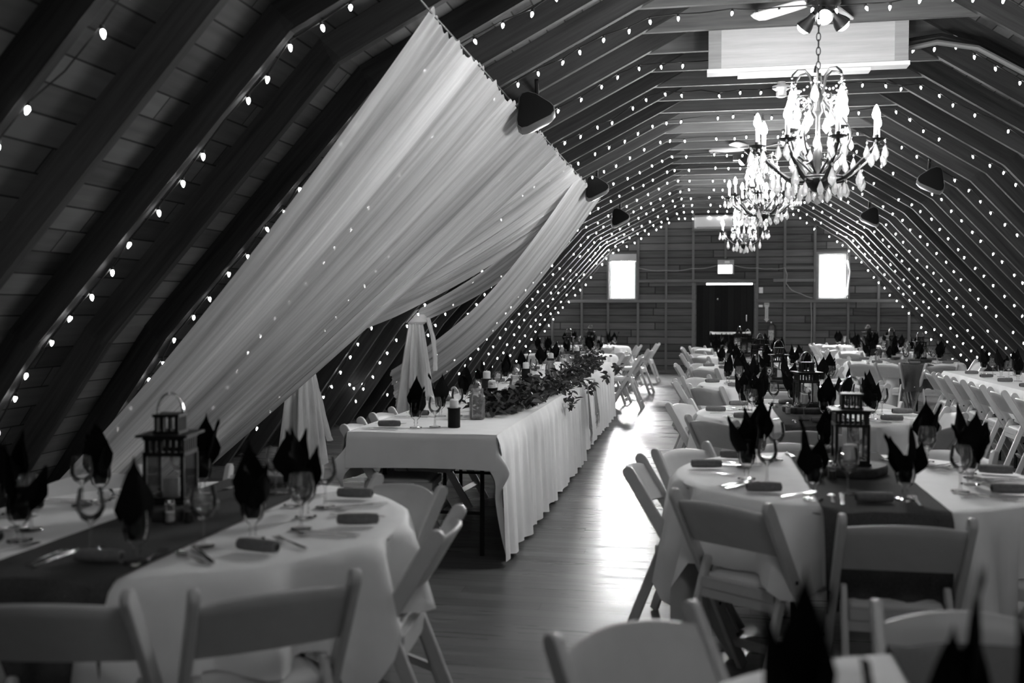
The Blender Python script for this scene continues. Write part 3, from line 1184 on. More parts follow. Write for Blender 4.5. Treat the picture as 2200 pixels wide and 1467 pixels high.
dt = thing('sheer_drape', 'broad white sheer drape sweeping down the near roof slope toward the front table', 'drape')
ob('sheer_panel', drape_panel(5.12, 9.95, ((-4.84, 5.45, 0.04), (-4.68, 7.85, 0.14)), 460, 44, 1, 0.070, 0.14, 0.02, freq=(8, 15, 27, 46)), dt)
dt = thing('sheer_drape', 'white sheer swag gathered low behind the broad near drape with a hanging tail', 'drape')
ob('sheer_panel', drape_panel(9.65, 13.2, ((-4.16, 8.35, 1.22), (-4.08, 8.60, 1.10)), 320, 40, 2, 0.060, 0.10, 0.16, freq=(6, 11, 19, 33)), dt)
ob('hanging_tail', tail(-4.16, 8.52, 1.10, 0.02, 0.13, 0.33, 5), dt)
ob('lace_tie', strip([(-4.16, 8.74, 0.9), (-4.10, 8.80, 0.6), (-4.04, 8.86, 0.28), (-4.02, 8.88, 0.22)], 0.09, 3).mesh('lace_tie', M_LACE), dt)
dt = thing('sheer_drape', 'narrow white sheer drape knotted with a lace tie above the head table', 'drape')
ob('sheer_panel', drape_panel(11.8, 13.7, ((-3.98, 11.45, 1.42), (-3.92, 11.6, 1.30)), 180, 30, 3, 0.045, 0.2, 0.2, freq=(3, 7, 13)), dt)
ob('hanging_tail', tail(-3.95, 11.5, 1.36, 0.02, 0.11, 0.40, 6), dt)
q = MB()
q.lathe([(0.10, -0.06), (0.13, -0.03), (0.13, 0.03), (0.10, 0.06)], 16, (-3.95, 11.5, 1.34))
ob('knot_band', q.mesh('knot_band', M_LACE), dt)
ob('lace_tie', strip([(-3.82, 11.55, 1.36), (-3.76, 11.6, 1.1), (-3.74, 11.62, 0.85), (-3.74, 11.63, 0.72)], 0.10, 4).mesh('lace_tie', M_LACE), dt)
dt = thing('sheer_drape', 'far white sheer drape swept back along the lights behind the head table', 'drape')
ob('sheer_panel', drape_panel(11.6, 14.2, ((-4.35, 11.75, 0.70), (-4.66, 13.0, 0.12)), 260, 36, 4, 0.05, 0.3, 0.34, freq=(4, 9, 15, 27)), dt)
q = MB()
q.tube([(-2.015, 4.95, 3.035)] + [(-2.015, 5.15 + i * 0.65, 3.03) for i in range(15)], 0.006, 6)
single('curtain_wire', q.mesh('curtain_wire', M_WIRE), 'dark wire carrying the sheer drapes along the roof slope', 'wire')


# ------------------------------------------------------------------ wedge speakers
def speaker_spec():
    out = [(-0.05, -0.17), (0.05, -0.17), (0.085, -0.15), (0.165, 0.04), (0.165, 0.09), (0.13, 0.13), (0.05, 0.16), (-0.05, 0.16), (-0.13, 0.13), (-0.165, 0.09), (-0.165, 0.04), (-0.085, -0.15)]
    out = [(-0.12, 0.18), (-0.07, 0.195), (0.0, 0.175), (0.135, 0.085), (0.165, 0.05), (0.17, 0.01), (0.14, -0.03), (-0.07, -0.14), (-0.12, -0.15), (-0.155, -0.125), (-0.165, -0.08), (-0.145, 0.14)]
    m = MB()
    m.rings([[(x * f, y, z * f) for x, z in out] for y, f in ((0.0, 0.96), (0.012, 1.0), (0.15, 0.99), (0.24, 0.72))])
    cab = m.mesh('cabinet', plain('grey_speaker_shell', 0.10, 0.35), True, 35)
    m = MB()
    m.rings([[(x * f, y, z * f) for x, z in out] for y, f in ((-0.012, 0.86), (-0.008, 0.93), (0.004, 0.95))])
    gr = m.mesh('grille', M_GRILLE, True, 35)
    m = MB()
    m.tube([(0, 0.2, 0.1), (0, 0.22, 0.26), (0, 0.1, 0.34)], 0.018, 8)
    br = m.mesh('mounting_bracket', M_BLACK)
    return [('cabinet', cab, None, []), ('grille', gr, None, []), ('mounting_bracket', br, None, [])]


SPK = speaker_spec()
for x, y, z, sg, lb in ((-1.87, 7.68, 2.99, 1, 'largest black wedge speaker overlapping the middle of the drape top'),
                        (-1.89, 12.56, 2.98, 1, 'black wedge speaker at the far end of the drape top'),
                        (-1.89, 16.3, 2.95, 1, 'smallest black wedge speaker beyond the drape on the aisle side'),
                        (2.05, 12.45, 2.97, -1, 'nearer black wedge speaker on the slope above the long table'),
                        (2.09, 17.0, 2.96, -1, 'farther black wedge speaker on the slope opposite the drapes')):
    t = thing('wedge_speaker', lb, 'speaker', (x, y, z), 0, 'wedge speakers on the rafters', rot=(radians(-12), 0, radians(6) * sg))
    t.scale = (0.9, 0.9, 0.9)
    for nm, me, mt, _ in SPK:
        ob(nm, me, t, mat=Matrix.Scale(sg, 4, (1, 0, 0)))


# ------------------------------------------------------------------ folding chair
def chair_spec():
    sp = []
    RT, RF = Vector((0, -0.27, 0.785)), Vector((0, 0.20, 0.0))
    m = MB()
    for q in (m,):
        q.bar(RF, RT, 0.052, 0.024, (1, 0, 0), False, True)
        q.lathe([(0, -0.002), (0.009, -0.002), (0.009, 0.002), (0, 0.002)], 8, (0, 0, 0), 1) if False else None
    for sx in (-1, 1):
        mm = MB()
        mm.bar((sx * 0.200, RF.y, RF.z), (sx * 0.200, RT.y, RT.z), 0.052, 0.024, (1, 0, 0), False, True)
        for (yy, zz) in ((-0.088, 0.48), (0.02, 0.30)):
            mm.tube([(sx * 0.186, yy, zz), (sx * 0.2155, yy, zz)], 0.0075, 8, 1)
        sp.append(('leg', mm.mesh('leg', [M_CHAIR, M_BOLT]), None, []))
        mm = MB()
        mm.bar((sx * 0.176, -0.285, 0.0), (sx * 0.168, -0.085, 0.515), 0.042, 0.022, (1, 0, 0), False, True)
        sp.append(('leg', mm.mesh('leg', M_CHAIR), None, []))
    # back panel
    ax = (RT - RF).normalized()
    nrm = Vector((0, -ax.z, ax.y))

    def pt(s, t, off):
        zb = 0.585 + 0.028 * (1 - s * s)
        zt = 0.735 + 0.038 * (1 - s * s)
        z = zb + (zt - zb) * t
        base = RF + (RT - RF) * (z / RT.z)
        return Vector((s * 0.188, base.y, base.z)) + nrm * (0.032 * (1 - s * s) + off)
    rg = []
    ns, ntt = 14, 5
    for i in range(ns + 1):
        s = -1 + 2 * i / ns
        rr = []
        for j in range(ntt + 1):
            rr.append(pt(s, j / ntt, -0.008))
        rr.append(pt(s, 1.03, -0.003))
        rr.append(pt(s, 1.03, 0.003))
        for j in range(ntt, -1, -1):
            rr.append(pt(s, j / ntt, 0.008))
        rg.append(rr)
    m = MB()
    m.rings(rg, True, True)
    sp.append(('backrest', m.mesh('backrest', M_CHAIR, True, 50), None, []))
    # seat frame
    m = MB()
    zs = 0.425
    m.box((0, -0.135, zs), (0.31, 0.024, 0.04))
    m.box((0, 0.245, zs), (0.355, 0.024, 0.04))
    for sx in (-1, 1):
        m.box((sx * 0.166, 0.055, zs), (0.022, 0.36, 0.04))
    sp.append(('seat_frame', m.mesh('seat_frame', M_CHAIR, False), None, []))
    m = MB()

    def rr(x, y, r, z, sc):
        pts = []
        for cx_, cy_, a0 in ((x - r, y - r, 0), (-x + r, y - r, 90), (-x + r, -y + r, 180), (x - r, -y + r, 270)):
            for k in range(5):
                a = radians(a0 + 90 * k / 4)
                pts.append(Vector(((cx_ + r * cos(a)) * sc, 0.055 + (cy_ + r * sin(a)) * sc, z)))
        return pts
    m.rings([rr(0.155, 0.175, 0.03, 0.430, 0.97), rr(0.157, 0.178, 0.03, 0.445, 1.0), rr(0.157, 0.178, 0.03, 0.455, 0.98), rr(0.157, 0.178, 0.03, 0.463, 0.85), rr(0.157, 0.178, 0.03, 0.467, 0.4)])
    sp.append(('seat', m.mesh('seat', M_PAD, True, 60), None, []))
    m = MB()
    m.box((0, -0.135, 0.385), (0.325, 0.018, 0.034))
    sp.append(('stretcher', m.mesh('stretcher', M_CHAIR, False), None, []))
    m = MB()
    m.box((0, 0.125, 0.125), (0.38, 0.018, 0.034), Euler((0.55, 0, 0)).to_matrix())
    sp.append(('stretcher', m.mesh('stretcher', M_CHAIR, False), None, []))
    m = MB()
    m.box((0, -0.25, 0.085), (0.335, 0.018, 0.03))
    sp.append(('stretcher', m.mesh('stretcher', M_CHAIR, False), None, []))
    return sp


CHAIR = chair_spec()


def chair(x, y, rz, label, group):
    t = thing('folding_chair', label, 'chair', (x, y, 0), rz, group)
    spawn(CHAIR, t)
    return t


# ------------------------------------------------------------------ tableware
def variants_napkin():
    res = []
    for v in range(7):
        r = random.Random(100 + v)
        m = MB()
        m.lathe([(0.0, 0.0), (0.016, 0.006), (0.026, 0.018), (0.033, 0.04), (0.0335, 0.068), (0.031, 0.092), (0.026, 0.105), (0.0, 0.108)], 12)
        n = [3, 4, 3, 3, 4, 3, 3][v]
        a0 = r.uniform(0, 6.28)
        for k in range(n):
            a = a0 + 2 * pi * k / n + r.uniform(-0.6, 0.6)
            main = k == 0
            H = r.uniform(0.215, 0.25) if main else r.uniform(0.15, 0.225)
            lean = r.uniform(0.0, 0.035) if main else r.uniform(0.02, 0.085)
            wmax = r.uniform(0.070, 0.092) if main else r.uniform(0.045, 0.07)
            peak = r.uniform(-0.5, 0.5) if main else r.uniform(-1.1, 1.1)
            ca, sa = cos(a), sin(a)

            def fn(u, w_, side=0.0):
                # w_ 0..1 up, u -> -1..1 across
                s = 2 * u - 1
                if w_ < 0.45:
                    hw = 0.022 + (wmax - 0.022) * max(0, (w_ - 0.12)) / 0.33
                else:
                    hw = wmax * (1 - (w_ - 0.45) / 0.55) ** 0.85
                rad = 0.012 + lean * w_ ** 1.8 + 0.020 * sin(pi * min(1, w_ * 1.2))
                tang = s * hw * 0.8 + peak * 0.06 * w_
                rad2 = rad - 0.35 * abs(s) * hw * (1 - 0.5 * w_) + side
                return Vector((rad2 * ca - tang * sa, rad2 * sa + tang * ca, 0.01 + H * w_ * (1 - 0.10 * abs(s))))
            m.grid(lambda u, w_: fn(u, w_, 0.003), 6, 8)
            m.grid(lambda u, w_: fn(u, w_, -0.003), 6, 8)
        res.append(m.mesh('napkin', M_NAPKIN, True, 80))
    return res


NAP = variants_napkin()
m = MB()
m.lathe([(0.0, 0.001), (0.036, 0.001), (0.037, 0.004), (0.012, 0.010), (0.008, 0.022), (0.012, 0.03), (0.008, 0.042), (0.014, 0.05), (0.030, 0.066), (0.037, 0.092), (0.0365, 0.125), (0.034, 0.15)], 16)
m.lathe([(0.033, 0.15), (0.0345, 0.125), (0.035, 0.092), (0.028, 0.069), (0.0, 0.056)], 16)
GOB = m.mesh('water_goblet', M_GOBLET)
m = MB()
m.lathe([(0.0, 0.001), (0.034, 0.001), (0.035, 0.003), (0.008, 0.009), (0.0045, 0.02), (0.0042, 0.07), (0.008, 0.078), (0.028, 0.092), (0.040, 0.118), (0.040, 0.14), (0.033, 0.178)], 16)
m.lathe([(0.0322, 0.178), (0.0385, 0.14), (0.0385, 0.118), (0.026, 0.094), (0.0, 0.083)], 16)
WINE = m.mesh('wine_glass', M_GLASS)
m = MB()
m.lathe([(0.0, -0.075), (0.010, -0.075), (0.021, -0.073), (0.024, -0.04), (0.0245, 0.03), (0.021, 0.073), (0.010, 0.075), (0.0, 0.075)], 12, mi=0)
m.lathe([(0.0, 0.0755), (0.013, 0.0755), (0.013, 0.0765), (0, 0.077)], 10, mi=1)
m.lathe([(0.0, -0.077), (0.013, -0.0765), (0.013, -0.0755), (0, -0.0755)], 10, mi=1)
for i, p in enumerate(m.v):
    m.v[i] = (p[2] * 0.88, p[0] * 0.92, p[1] * 0.8 + 0.0205)
ROLLM = m.mesh('cloth_roll', [M_ROLL, M_ROLLEND])
ROLLD = m.mesh('cloth_roll', [M_ROLLEND, M_ROLLEND])


def cutlery():
    f = MB()
    f.rings([[(-w, y, 0.004 + h), (w, y, 0.004 + h), (w, y, 0.0015 + h), (-w, y, 0.0015 + h)] for y, w, h in ((-0.095, .006, 0), (-0.06, .007, 0.001), (0.0, .0035, 0.002), (0.03, .004, 0.002), (0.042, .011, 0.0), (0.052, .0125, -0.001))])
    for k in range(4):
        x = -0.0105 + 0.007 * k
        f.rings([[(x - .0022, y, 0.003 + h), (x + .0022, y, 0.003 + h), (x + .0022, y, 0.001 + h), (x - .0022, y, 0.001 + h)] for y, h in ((0.05, 0), (0.075, 0.001), (0.097, 0.004))])
    k_ = MB()
    k_.rings([[(-w, y, 0.004), (w2, y, 0.004), (w2, y, 0.001), (-w, y, 0.001)] for y, w, w2 in ((-0.11, .007, .007), (-0.06, .008, .008), (-0.01, .006, .006), (0.0, .009, .008), (0.08, .009, .009), (0.11, .003, .009))])
    s_ = MB()
    s_.rings([[(-w, y, 0.004 + h), (w, y, 0.004 + h), (w, y, 0.0015 + h), (-w, y, 0.0015 + h)] for y, w, h in ((-0.085, .006, 0), (-0.05, .006, 0.001), (0.03, .003, 0.002), (0.042, .008, 0), (0.06, .0155, -0.001), (0.075, .014, 0), (0.085, .006, 0.002))])
    return f.mesh('dinner_fork', M_STEEL, True, 50), k_.mesh('table_knife', M_STEEL, True, 50), s_.mesh('teaspoon', M_STEEL, True, 50)


FORK, KNIFE, SPOON = cutlery()
TZ = 0.752     # top of the table linen


# ------------------------------------------------------------------ lantern, sign, small table pieces
def lantern_spec():
    sp = []
    h0 = 0.0
    m = MB()
    m.box((0, 0, 0.006), (0.15, 0.15, 0.012))
    for sx in (-1, 1):
        for sy in (-1, 1):
            m.box((sx * 0.064, sy * 0.064, 0.09), (0.012, 0.012, 0.17))
    for a in range(4):
        R_ = Matrix.Rotation(a * pi / 2, 3, 'Z')
        for z, hh in ((0.016, 0.012), (0.168, 0.014), (0.222, 0.012)):
            m.box(R_ @ Vector((0, 0.064, z)), (R_ @ Vector((0.14, 0.012, 0))).to_tuple()[:2] and (0.14 if a % 2 == 0 else 0.012, 0.012 if a % 2 == 0 else 0.14, hh))
        for k in range(6):
            c = R_ @ Vector((-0.052 + k * 0.0208, 0.064, 0.195))
            m.box(c, (0.009, 0.009, 0.05))
        for k in range(4):
            c = R_ @ Vector((-0.034 + k * 0.0226, 0.038, 0.262))
            m.box(c, (0.008, 0.008, 0.06))
    m.box((0, 0, 0.231), (0.175, 0.175, 0.008))
    m.box((0, 0, 0.238), (0.09, 0.09, 0.01))
    m.box((0, 0, 0.296), (0.092, 0.092, 0.01))
    sp.append(('frame', m.mesh('frame', M_BLACK, False), None, []))
    m = MB()
    m.tube([(0.045 * cos(a), 0, 0.30 + 0.07 * sin(a)) for a in [pi * k / 12 for k in range(13)]], 0.004, 6)
    sp.append(('carry_handle', m.mesh('carry_handle', M_STEEL), None, []))
    pn = MB()
    pn.box((0, 0, 0), (0.114, 0.003, 0.142))
    pm = pn.mesh('glass_pane', M_GLASS, False)
    for a in range(4):
        sp.append(('glass_pane', pm, Matrix.Rotation(a * pi / 2, 4, 'Z') @ Matrix.Translation((0, 0.064, 0.092)), []))
    m = MB()
    m.lathe([(0, 0.012), (0.028, 0.012), (0.028, 0.08), (0.02, 0.083), (0, 0.078)], 14)
    sp.append(('pillar_candle', m.mesh('pillar_candle', M_WAX), None, []))
    return sp


LAN = lantern_spec()
m = MB()
m.lathe([(0, 0), (0.145, 0), (0.15, 0.006), (0.152, 0.034), (0.147, 0.04), (0, 0.04)], 26)
for i, p in enumerate(m.v):
    a = atan2(p[1], p[0])
    f = 1 + 0.04 * sin(3 * a) + 0.03 * sin(5 * a + 1)
    m.v[i] = (p[0] * f, p[1] * f, p[2])
SLICE = m.mesh('wood_slice', M_SLICE)


def centre_piece(x, y, ph, rz=0.3, dz=0.0, slab=True):
    if slab:
        single('wood_slice', SLICE, 'dark round wood slice under the lantern on the %s' % ph, 'wood slice', (x, y, TZ + 0.004), rz, 'wood slices under lanterns')
        dz += 0.041
    t = thing('lantern', 'black metal candle lantern at the centre of the %s' % ph, 'lantern', (x, y, TZ + 0.004 + dz), rz, 'table lanterns')
    spawn(LAN, t)


def shakers(x, y, ph):
    for nm, dx, mat in (('salt_shaker', 0.0, M_SALT), ('pepper_shaker', 0.055, M_PEPPER)):
        t = thing(nm, 'small glass %s with steel cap on the %s' % (nm.replace('_', ' '), ph), 'shaker', (x + dx, y + dx * 0.4, TZ + 0.004))
        q = MB()
        q.lathe([(0, 0), (0.018, 0), (0.019, 0.01), (0.015, 0.055)], 10)
        ob('glass_body', q.mesh('glass_body', M_GLASS), t)
        q = MB()
        q.lathe([(0, 0.004), (0.016, 0.004), (0.0145, 0.036), (0, 0.036)], 10)
        ob('filling', q.mesh('filling', mat), t)
        q = MB()
        q.lathe([(0.0155, 0.055), (0.0165, 0.062), (0.014, 0.075), (0, 0.078)], 10)
        ob('cap', q.mesh('cap', M_STEEL), t)


def number_sign(x, y, n, label, rz=0.0):
    t = thing('table_number', label, 'table sign', (x, y, TZ + 0.003), rz)
    q = MB()
    q.box((0, 0, 0.01), (0.07, 0.03, 0.02))
    q.box((0, 0, 0.055), (0.015, 0.012, 0.08))
    ob('stand', q.mesh('stand', M_BURLAPLIGHT, False), t)
    q = MB()
    out = [(-0.07, 0.085), (0.07, 0.085), (0.07, 0.165), (0.05, 0.172), (0.02, 0.178), (-0.02, 0.178), (-0.05, 0.172), (-0.07, 0.165)]
    q.rings([[(a, yy, c) for a, c in out] for yy in (-0.004, 0.004)])
    ob('chalkboard', q.mesh('chalkboard', M_CHALK, False), t)
    ob('chalk_number', text_mesh(n, 0.085, 'chalk_number', M_CHALKMARK, 0.0004), t, mat=T(0, -0.0055, 0.128, 0, pi / 2))


# ------------------------------------------------------------------ round tables
def round_cloth(R, seats, rot, seed, zt=0.75, lowdrop=0.60):
    r = random.Random(seed)
    p = [r.uniform(0, 6.28) for _ in range(4)]
    q = MB()
    nu, prof = 144, [0, .35, .7, .93, .985, 1.0]
    rings = []
    for s in prof:
        rings.append([Vector((R * s * cos(a), R * s * sin(a), zt - (0.0 if s < 0.95 else (0.002 if s < .99 else 0.009)))) for a in [2 * pi * k / nu for k in range(nu)]])
    for j in range(1, 13):
        v = j / 12
        rr = []
        for k in range(nu):
            a = 2 * pi * k / nu
            c = max(abs(cos(a - rot)), abs(sin(a - rot)))
            drop = min(lowdrop, 1.06 / c - R)
            drop += 0.02 * sin(9 * a + p[0])
            # linen rests on the seats of chairs pushed in
            near = min(abs((a - s_ + pi) % (2 * pi) - pi) for s_ in seats) if seats else 9
            w = max(0.0, min(1.0, (0.34 - near) / 0.10))
            drop = drop * (1 - w) + min(drop, 0.268) * w
            am = (0.018 + 0.080 * v) * min(1.0, drop / 0.4)
            rad = R + 0.012 + 0.05 * v * drop + am * (sin(13 * a + p[1] + 0.5 * sin(3 * a)) + 0.6 * sin(22 * a + p[2]))
            rr.append(Vector((rad * cos(a), rad * sin(a), zt - 0.012 - drop * v)))
        rings.append(rr)
    q.rings(rings, True, False)
    q.f.append(tuple(range(nu)))
    q.mi.append(0)
    return q


def runner_mesh(R, w, over, seed, zt=0.7545):
    r = random.Random(seed)
    q = MB()
    Rr = R + 0.016
    pth = []
    L = R + over
    n = 60

    def fn(u, v):
        s = (u - 0.5) * 2 * L
        x = (v - 0.5) * w
        edge = sqrt(max(0.01, Rr * Rr - x * x))
        if abs(s) <= edge:
            return Vector((x, s, zt + 0.0005 * sin(30 * s)))
        d = abs(s) - edge
        sg = 1 if s > 0 else -1
        fold = 0.018 * sin(x * 40 + sg) * min(1, d / 0.15)
        out = min(d, 0.02)
        return Vector((x * (1 - 0.15 * d), sg * (edge + out + 0.05 * d + fold + 0.030 * min(1, d / 0.06)), zt - max(0, d - 0.015)))
    q.grid(fn, n, 16)
    return q


def round_table(x, y, ph, cph, seats, seed, rot=0.6, R=0.745, w=0.43, over=0.36, runner=True):
    t = thing('round_table', 'round banquet table under white linen, %s' % cph, 'table', (x, y, 0))
    q = MB()
    q.lathe([(0, 0.72), (R - 0.01, 0.72), (R - 0.005, 0.725), (R - 0.005, 0.74), (R - 0.01, 0.745), (0, 0.745)], 48)
    ob('tabletop', q.mesh('tabletop', M_FRAMEWOOD), t)
    q = MB()
    q.tube([(-0.22, 0.25, 0.0), (-0.22, 0.25, 0.70), (0.22, 0.25, 0.70), (0.22, 0.25, 0.0)], 0.014, 8)
    lm = q.mesh('leg', M_BLACK)
    ob('leg', lm, t)
    ob('leg', lm, t, mat=T(0, -0.5, 0))
    az = [pi / 2 - radians(s) for s in seats]
    q = round_cloth(R, az, rot, seed)
    single('tablecloth', q.mesh('tablecloth', M_CLOTH, True, 60), 'white linen cloth covering the %s' % ph, 'tablecloth', (x, y, 0), 0, 'white round tablecloths')
    if runner:
        single('table_runner', runner_mesh(R, w, over, seed).mesh('table_runner', M_RUNNER), 'dark burlap runner laid across the %s' % ph, 'table runner', (x, y, 0), 0, 'burlap runners')


DIRS = {'mid': ['door side', 'door-and-right corner', 'long-table side', 'viewer-and-right corner', 'viewer side', 'viewer-and-aisle corner', 'aisle side', 'door-and-aisle corner'],
        'left': ['door side', 'door-and-aisle corner', 'aisle side', 'viewer-and-aisle corner', 'viewer side', 'viewer-and-drape corner', 'drape side', 'door-and-drape corner'],
        'right': ['door side', 'door-and-roof corner', 'roof side', 'viewer-and-roof corner', 'viewer side', 'viewer-and-aisle corner', 'aisle side', 'door-and-aisle corner']}


def dname(kind, az):
    return DIRS[kind][int(((az % 360) + 22.5) // 45) % 8]


NAPI = [0]


def goblet_set(x, y, where, rz=None, sc=1.0):
    i = NAPI[0]
    NAPI[0] += 1
    z = TZ + (0.003 if True else 0)
    rz = random.uniform(0, 6.28) if rz is None else rz
    single('water_goblet', GOB, 'clear footed goblet holding black napkin, %s' % where, 'goblet', (x, y, z), rz, 'water goblets')
    o = single('folded_napkin', NAP[i % len(NAP)], 'black pointed napkin in goblet, %s' % where, 'napkin', (x, y, z + 0.058), rz + i * 1.3, 'black folded napkins')
    o.scale = (sc, sc, 1.12 if sc < 1 else 1.0)


def place(cx, cy, az, where, r=0.47, full=True, wine=True, roll=True, gob=None, jit=random):
    """az clockwise from the door direction, seen from above"""
    a = radians(az)
    ux, uy = sin(a), cos(a)               # outwards
    tx, ty = cos(a), -sin(a)              # to the seat's left-hand (clockwise)

    def at(rr, tt):
        return cx + ux * rr + tx * tt, cy + uy * rr + ty * tt
    gx, gy = gob if gob else at(r, -0.06)
    goblet_set(gx, gy, where)
    z = TZ + 0.003
    if wine:
        wx, wy = at(r - 0.01, 0.09)
        if hypot(wx - gx, wy - gy) < 0.09:
            wx, wy = at(r - 0.08, 0.13)
        single('wine_glass', WINE, 'clear stemmed wine glass, %s' % where, 'wine glass', (wx, wy, z), 0, 'wine glasses')
    if roll:
        rx, ry = at(0.615, random.uniform(-0.02, 0.02))
        if hypot(rx - gx, ry - gy) > 0.07:
            single('cloth_roll', ROLLM, 'grey dark-ended roll lying flat, %s' % where, 'roll', (rx, ry, z), random.uniform(-0.25, 0.25), 'grey rolls at the places')
    if full:
        for nm, me, cat, tt, adj in (('dinner_fork', FORK, 'fork', -0.135, 'steel fork'), ('table_knife', KNIFE, 'knife', 0.125, 'steel knife'), ('teaspoon', SPOON, 'spoon', 0.16, 'steel spoon')):
            px_, py_ = at(0.57 + random.uniform(-.01, .01), tt)
            single(nm, me, '%s, %s' % (adj, where), cat, (px_, py_, z), -a + pi + random.uniform(-.12, .12), cat + 's at the places')


def table_chairs(cx, cy, kind, ph, lst):
    for it in lst:
        az, r = it[0], it[1]
        turn = it[2] if len(it) > 2 else 0.0
        a = radians(az)
        rr = r - 0.27
        chair(cx + sin(a) * rr, cy + cos(a) * rr, pi - a + radians(turn), 'white folding chair on the %s of the %s' % (dname(kind, az), ph), 'white folding chairs')


# T0: cropped table nearest the viewer
ph = 'cropped table nearest the viewer'
round_table(0.0, 1.42, ph, 'cropped by the lower frame edge', [-44, -4], 1, rot=0.3)
goblet_set(-0.46, 1.42, 'aisle side of the ' + ph, 0.5, 0.72)
goblet_set(-0.25, 1.47, 'runner edge of the ' + ph, 1.5, 0.85)
goblet_set(-0.13, 1.40, 'middle of the ' + ph, 2.5, 0.8)
single('wine_glass', WINE, 'clear stemmed wine glass, white linen part of the ' + ph, 'wine glass', (-0.385, 1.52, TZ + 0.003), 0, 'wine glasses')
single('wine_glass', WINE, 'clear stemmed wine glass, on the runner of the ' + ph, 'wine glass', (-0.02, 1.55, TZ + 0.005), 0, 'wine glasses')
single('cloth_roll', ROLLM, 'grey dark-ended roll lying flat, aisle side of the ' + ph, 'roll', (-0.56, 1.62, TZ + 0.003), 0.8, 'grey rolls at the places')
single('teaspoon', SPOON, 'steel spoon laid on the runner of the ' + ph, 'spoon', (-0.12, 1.62, TZ + 0.005), 0.5, 'spoons at the places')
single('dinner_fork', FORK, 'steel fork laid on the runner of the ' + ph, 'fork', (-0.15, 1.72, TZ + 0.005), 1.2, 'forks at the places')
single('teaspoon', SPOON, 'steel spoon laid on the linen of the ' + ph, 'spoon', (-0.36, 1.75, TZ + 0.003), 2.2, 'spoons at the places')
table_chairs(0.0, 1.42, 'mid', ph, [(-46, 1.06), (0, 0.97)])

# T1: left front table under the drape
ph = 'front table under the drape'
S1 = [174, 134, 92, 48, 4, -42, -88, -138]
round_table(-2.3, 3.07, ph, 'standing beside the low end of the broad drape', [174, 134, 92, 48, 4, -42], 2, rot=0.75)
gobs = {-138: (-2.61, 2.65), -42: (-2.74, 3.26), 174: (-2.12, 2.48), 4: (-2.44, 3.45), 134: (-1.93, 2.80), 48: (-2.02, 3.32), 92: (-1.90, 3.14), -88: (-2.90, 3.0)}
for s in S1:
    place(-2.3, 3.07, s, '%s of the %s' % (dname('left', s), ph), gob=gobs[s])
centre_piece(-2.38, 3.12, ph, 0.15)
shakers(-2.30, 2.97, ph)
table_chairs(-2.3, 3.07, 'left', ph, [(170, 1.0), (138, 1.04, -4), (90, 0.92, 4), (43, 0.90, 8), (-6, 0.95), (-50, 1.05)])

# T2
ph = 'first full middle-row table'
S2 = [180, -138, -84, -50, -8, 38, 77, 122]
round_table(0.04, 4.37, ph, 'first complete one in the middle row', S2, 3, rot=1.3)
gobs = {-84: (-0.41, 4.19), -138: (-0.19, 3.78), 180: (0.14, 3.83), 122: (0.46, 4.22), 38: (0.42, 4.82), -50: (-0.34, 4.62), -8: (-0.02, 4.86), 77: (0.52, 4.50)}
for s in S2:
    place(0.04, 4.37, s, '%s of the %s' % (dname('mid', s), ph), gob=gobs[s])
centre_piece(0.03, 4.42, ph, 0.0)
shakers(-0.12, 4.22, ph)
table_chairs(0.04, 4.37, 'mid', ph, [(179, 1.01), (-142, 0.95, 2), (-86, 0.94, 0), (-50, 0.95, 3), (-12, 0.95, 0), (36, 0.98), (78, 0.98), (124, 1.0)])

# T3
ph = 'second full middle-row table'
S3 = [178, -136, -92, -48, -6, 40, 84, 130]
round_table(0.12, 6.97, ph, 'second in the middle row', S3, 4, rot=0.4)
gobs = {-136: (-0.22, 6.79), -92: (-0.30, 7.10), -48: (-0.18, 7.38), -6: (0.06, 7.45), 178: (0.17, 6.52), 84: (0.51, 7.01), 40: (0.42, 7.36), 130: (0.48, 6.65)}
for s in S3:
    place(0.12, 6.97, s, '%s of the %s' % (dname('mid', s), ph), gob=gobs[s])
centre_piece(0.11, 7.02, ph, 0.2)
shakers(-0.02, 6.88, ph)
table_chairs(0.12, 6.97, 'mid', ph, [(186, 1.08, 0), (-136, 0.95), (-62, 0.98, 6), (-12, 0.96), (36, 0.96), (82, 0.98, -6), (132, 1.0, 8)])

# T4 .. T7
rows = [(0.13, 9.7, 'table with nine sign', 5), (0.12, 12.5, 'middle-row table past nine sign', 6), (0.10, 15.4, 'table with five sign', 7), (0.08, 18.2, 'middle-row table nearest door', 8)]
for i, (x, y, ph, sd) in enumerate(rows):
    seats = [k * 45 + random.uniform(-4, 4) for k in range(8)]
    round_table(x, y, ph, ['marked with a chalked nine', 'just past the one marked nine', 'marked with a chalked five', 'closest to the door in the middle row'][i], seats, sd, rot=0.3 + 0.2 * i)
    for s in seats:
        place(x, y, s, '%s of the %s' % (dname('mid', s), ph), full=False, roll=(i < 2))
    centre_piece(x, y + 0.02, ph, 0.1 + 0.3 * i)
    use = [180, -135, -92, -48, 0, 45, 90, 135] if i < 2 else [180, -135, -92, -48, 0, 90]
    table_chairs(x, y, 'mid', ph, [(a + random.uniform(-4, 4), 0.97 + random.uniform(-.02, .05), random.uniform(-5, 5)) for a in use])
number_sign(0.02, 9.36, '9', 'small chalkboard numbered nine standing on the middle row table', 0.1)
number_sign(0.27, 12.95, '8', 'chalkboard table number half hidden behind the lantern past the nine sign', 0.1)
number_sign(-0.04, 15.05, '5', 'small chalkboard numbered five standing farther down the middle row', 0.1)

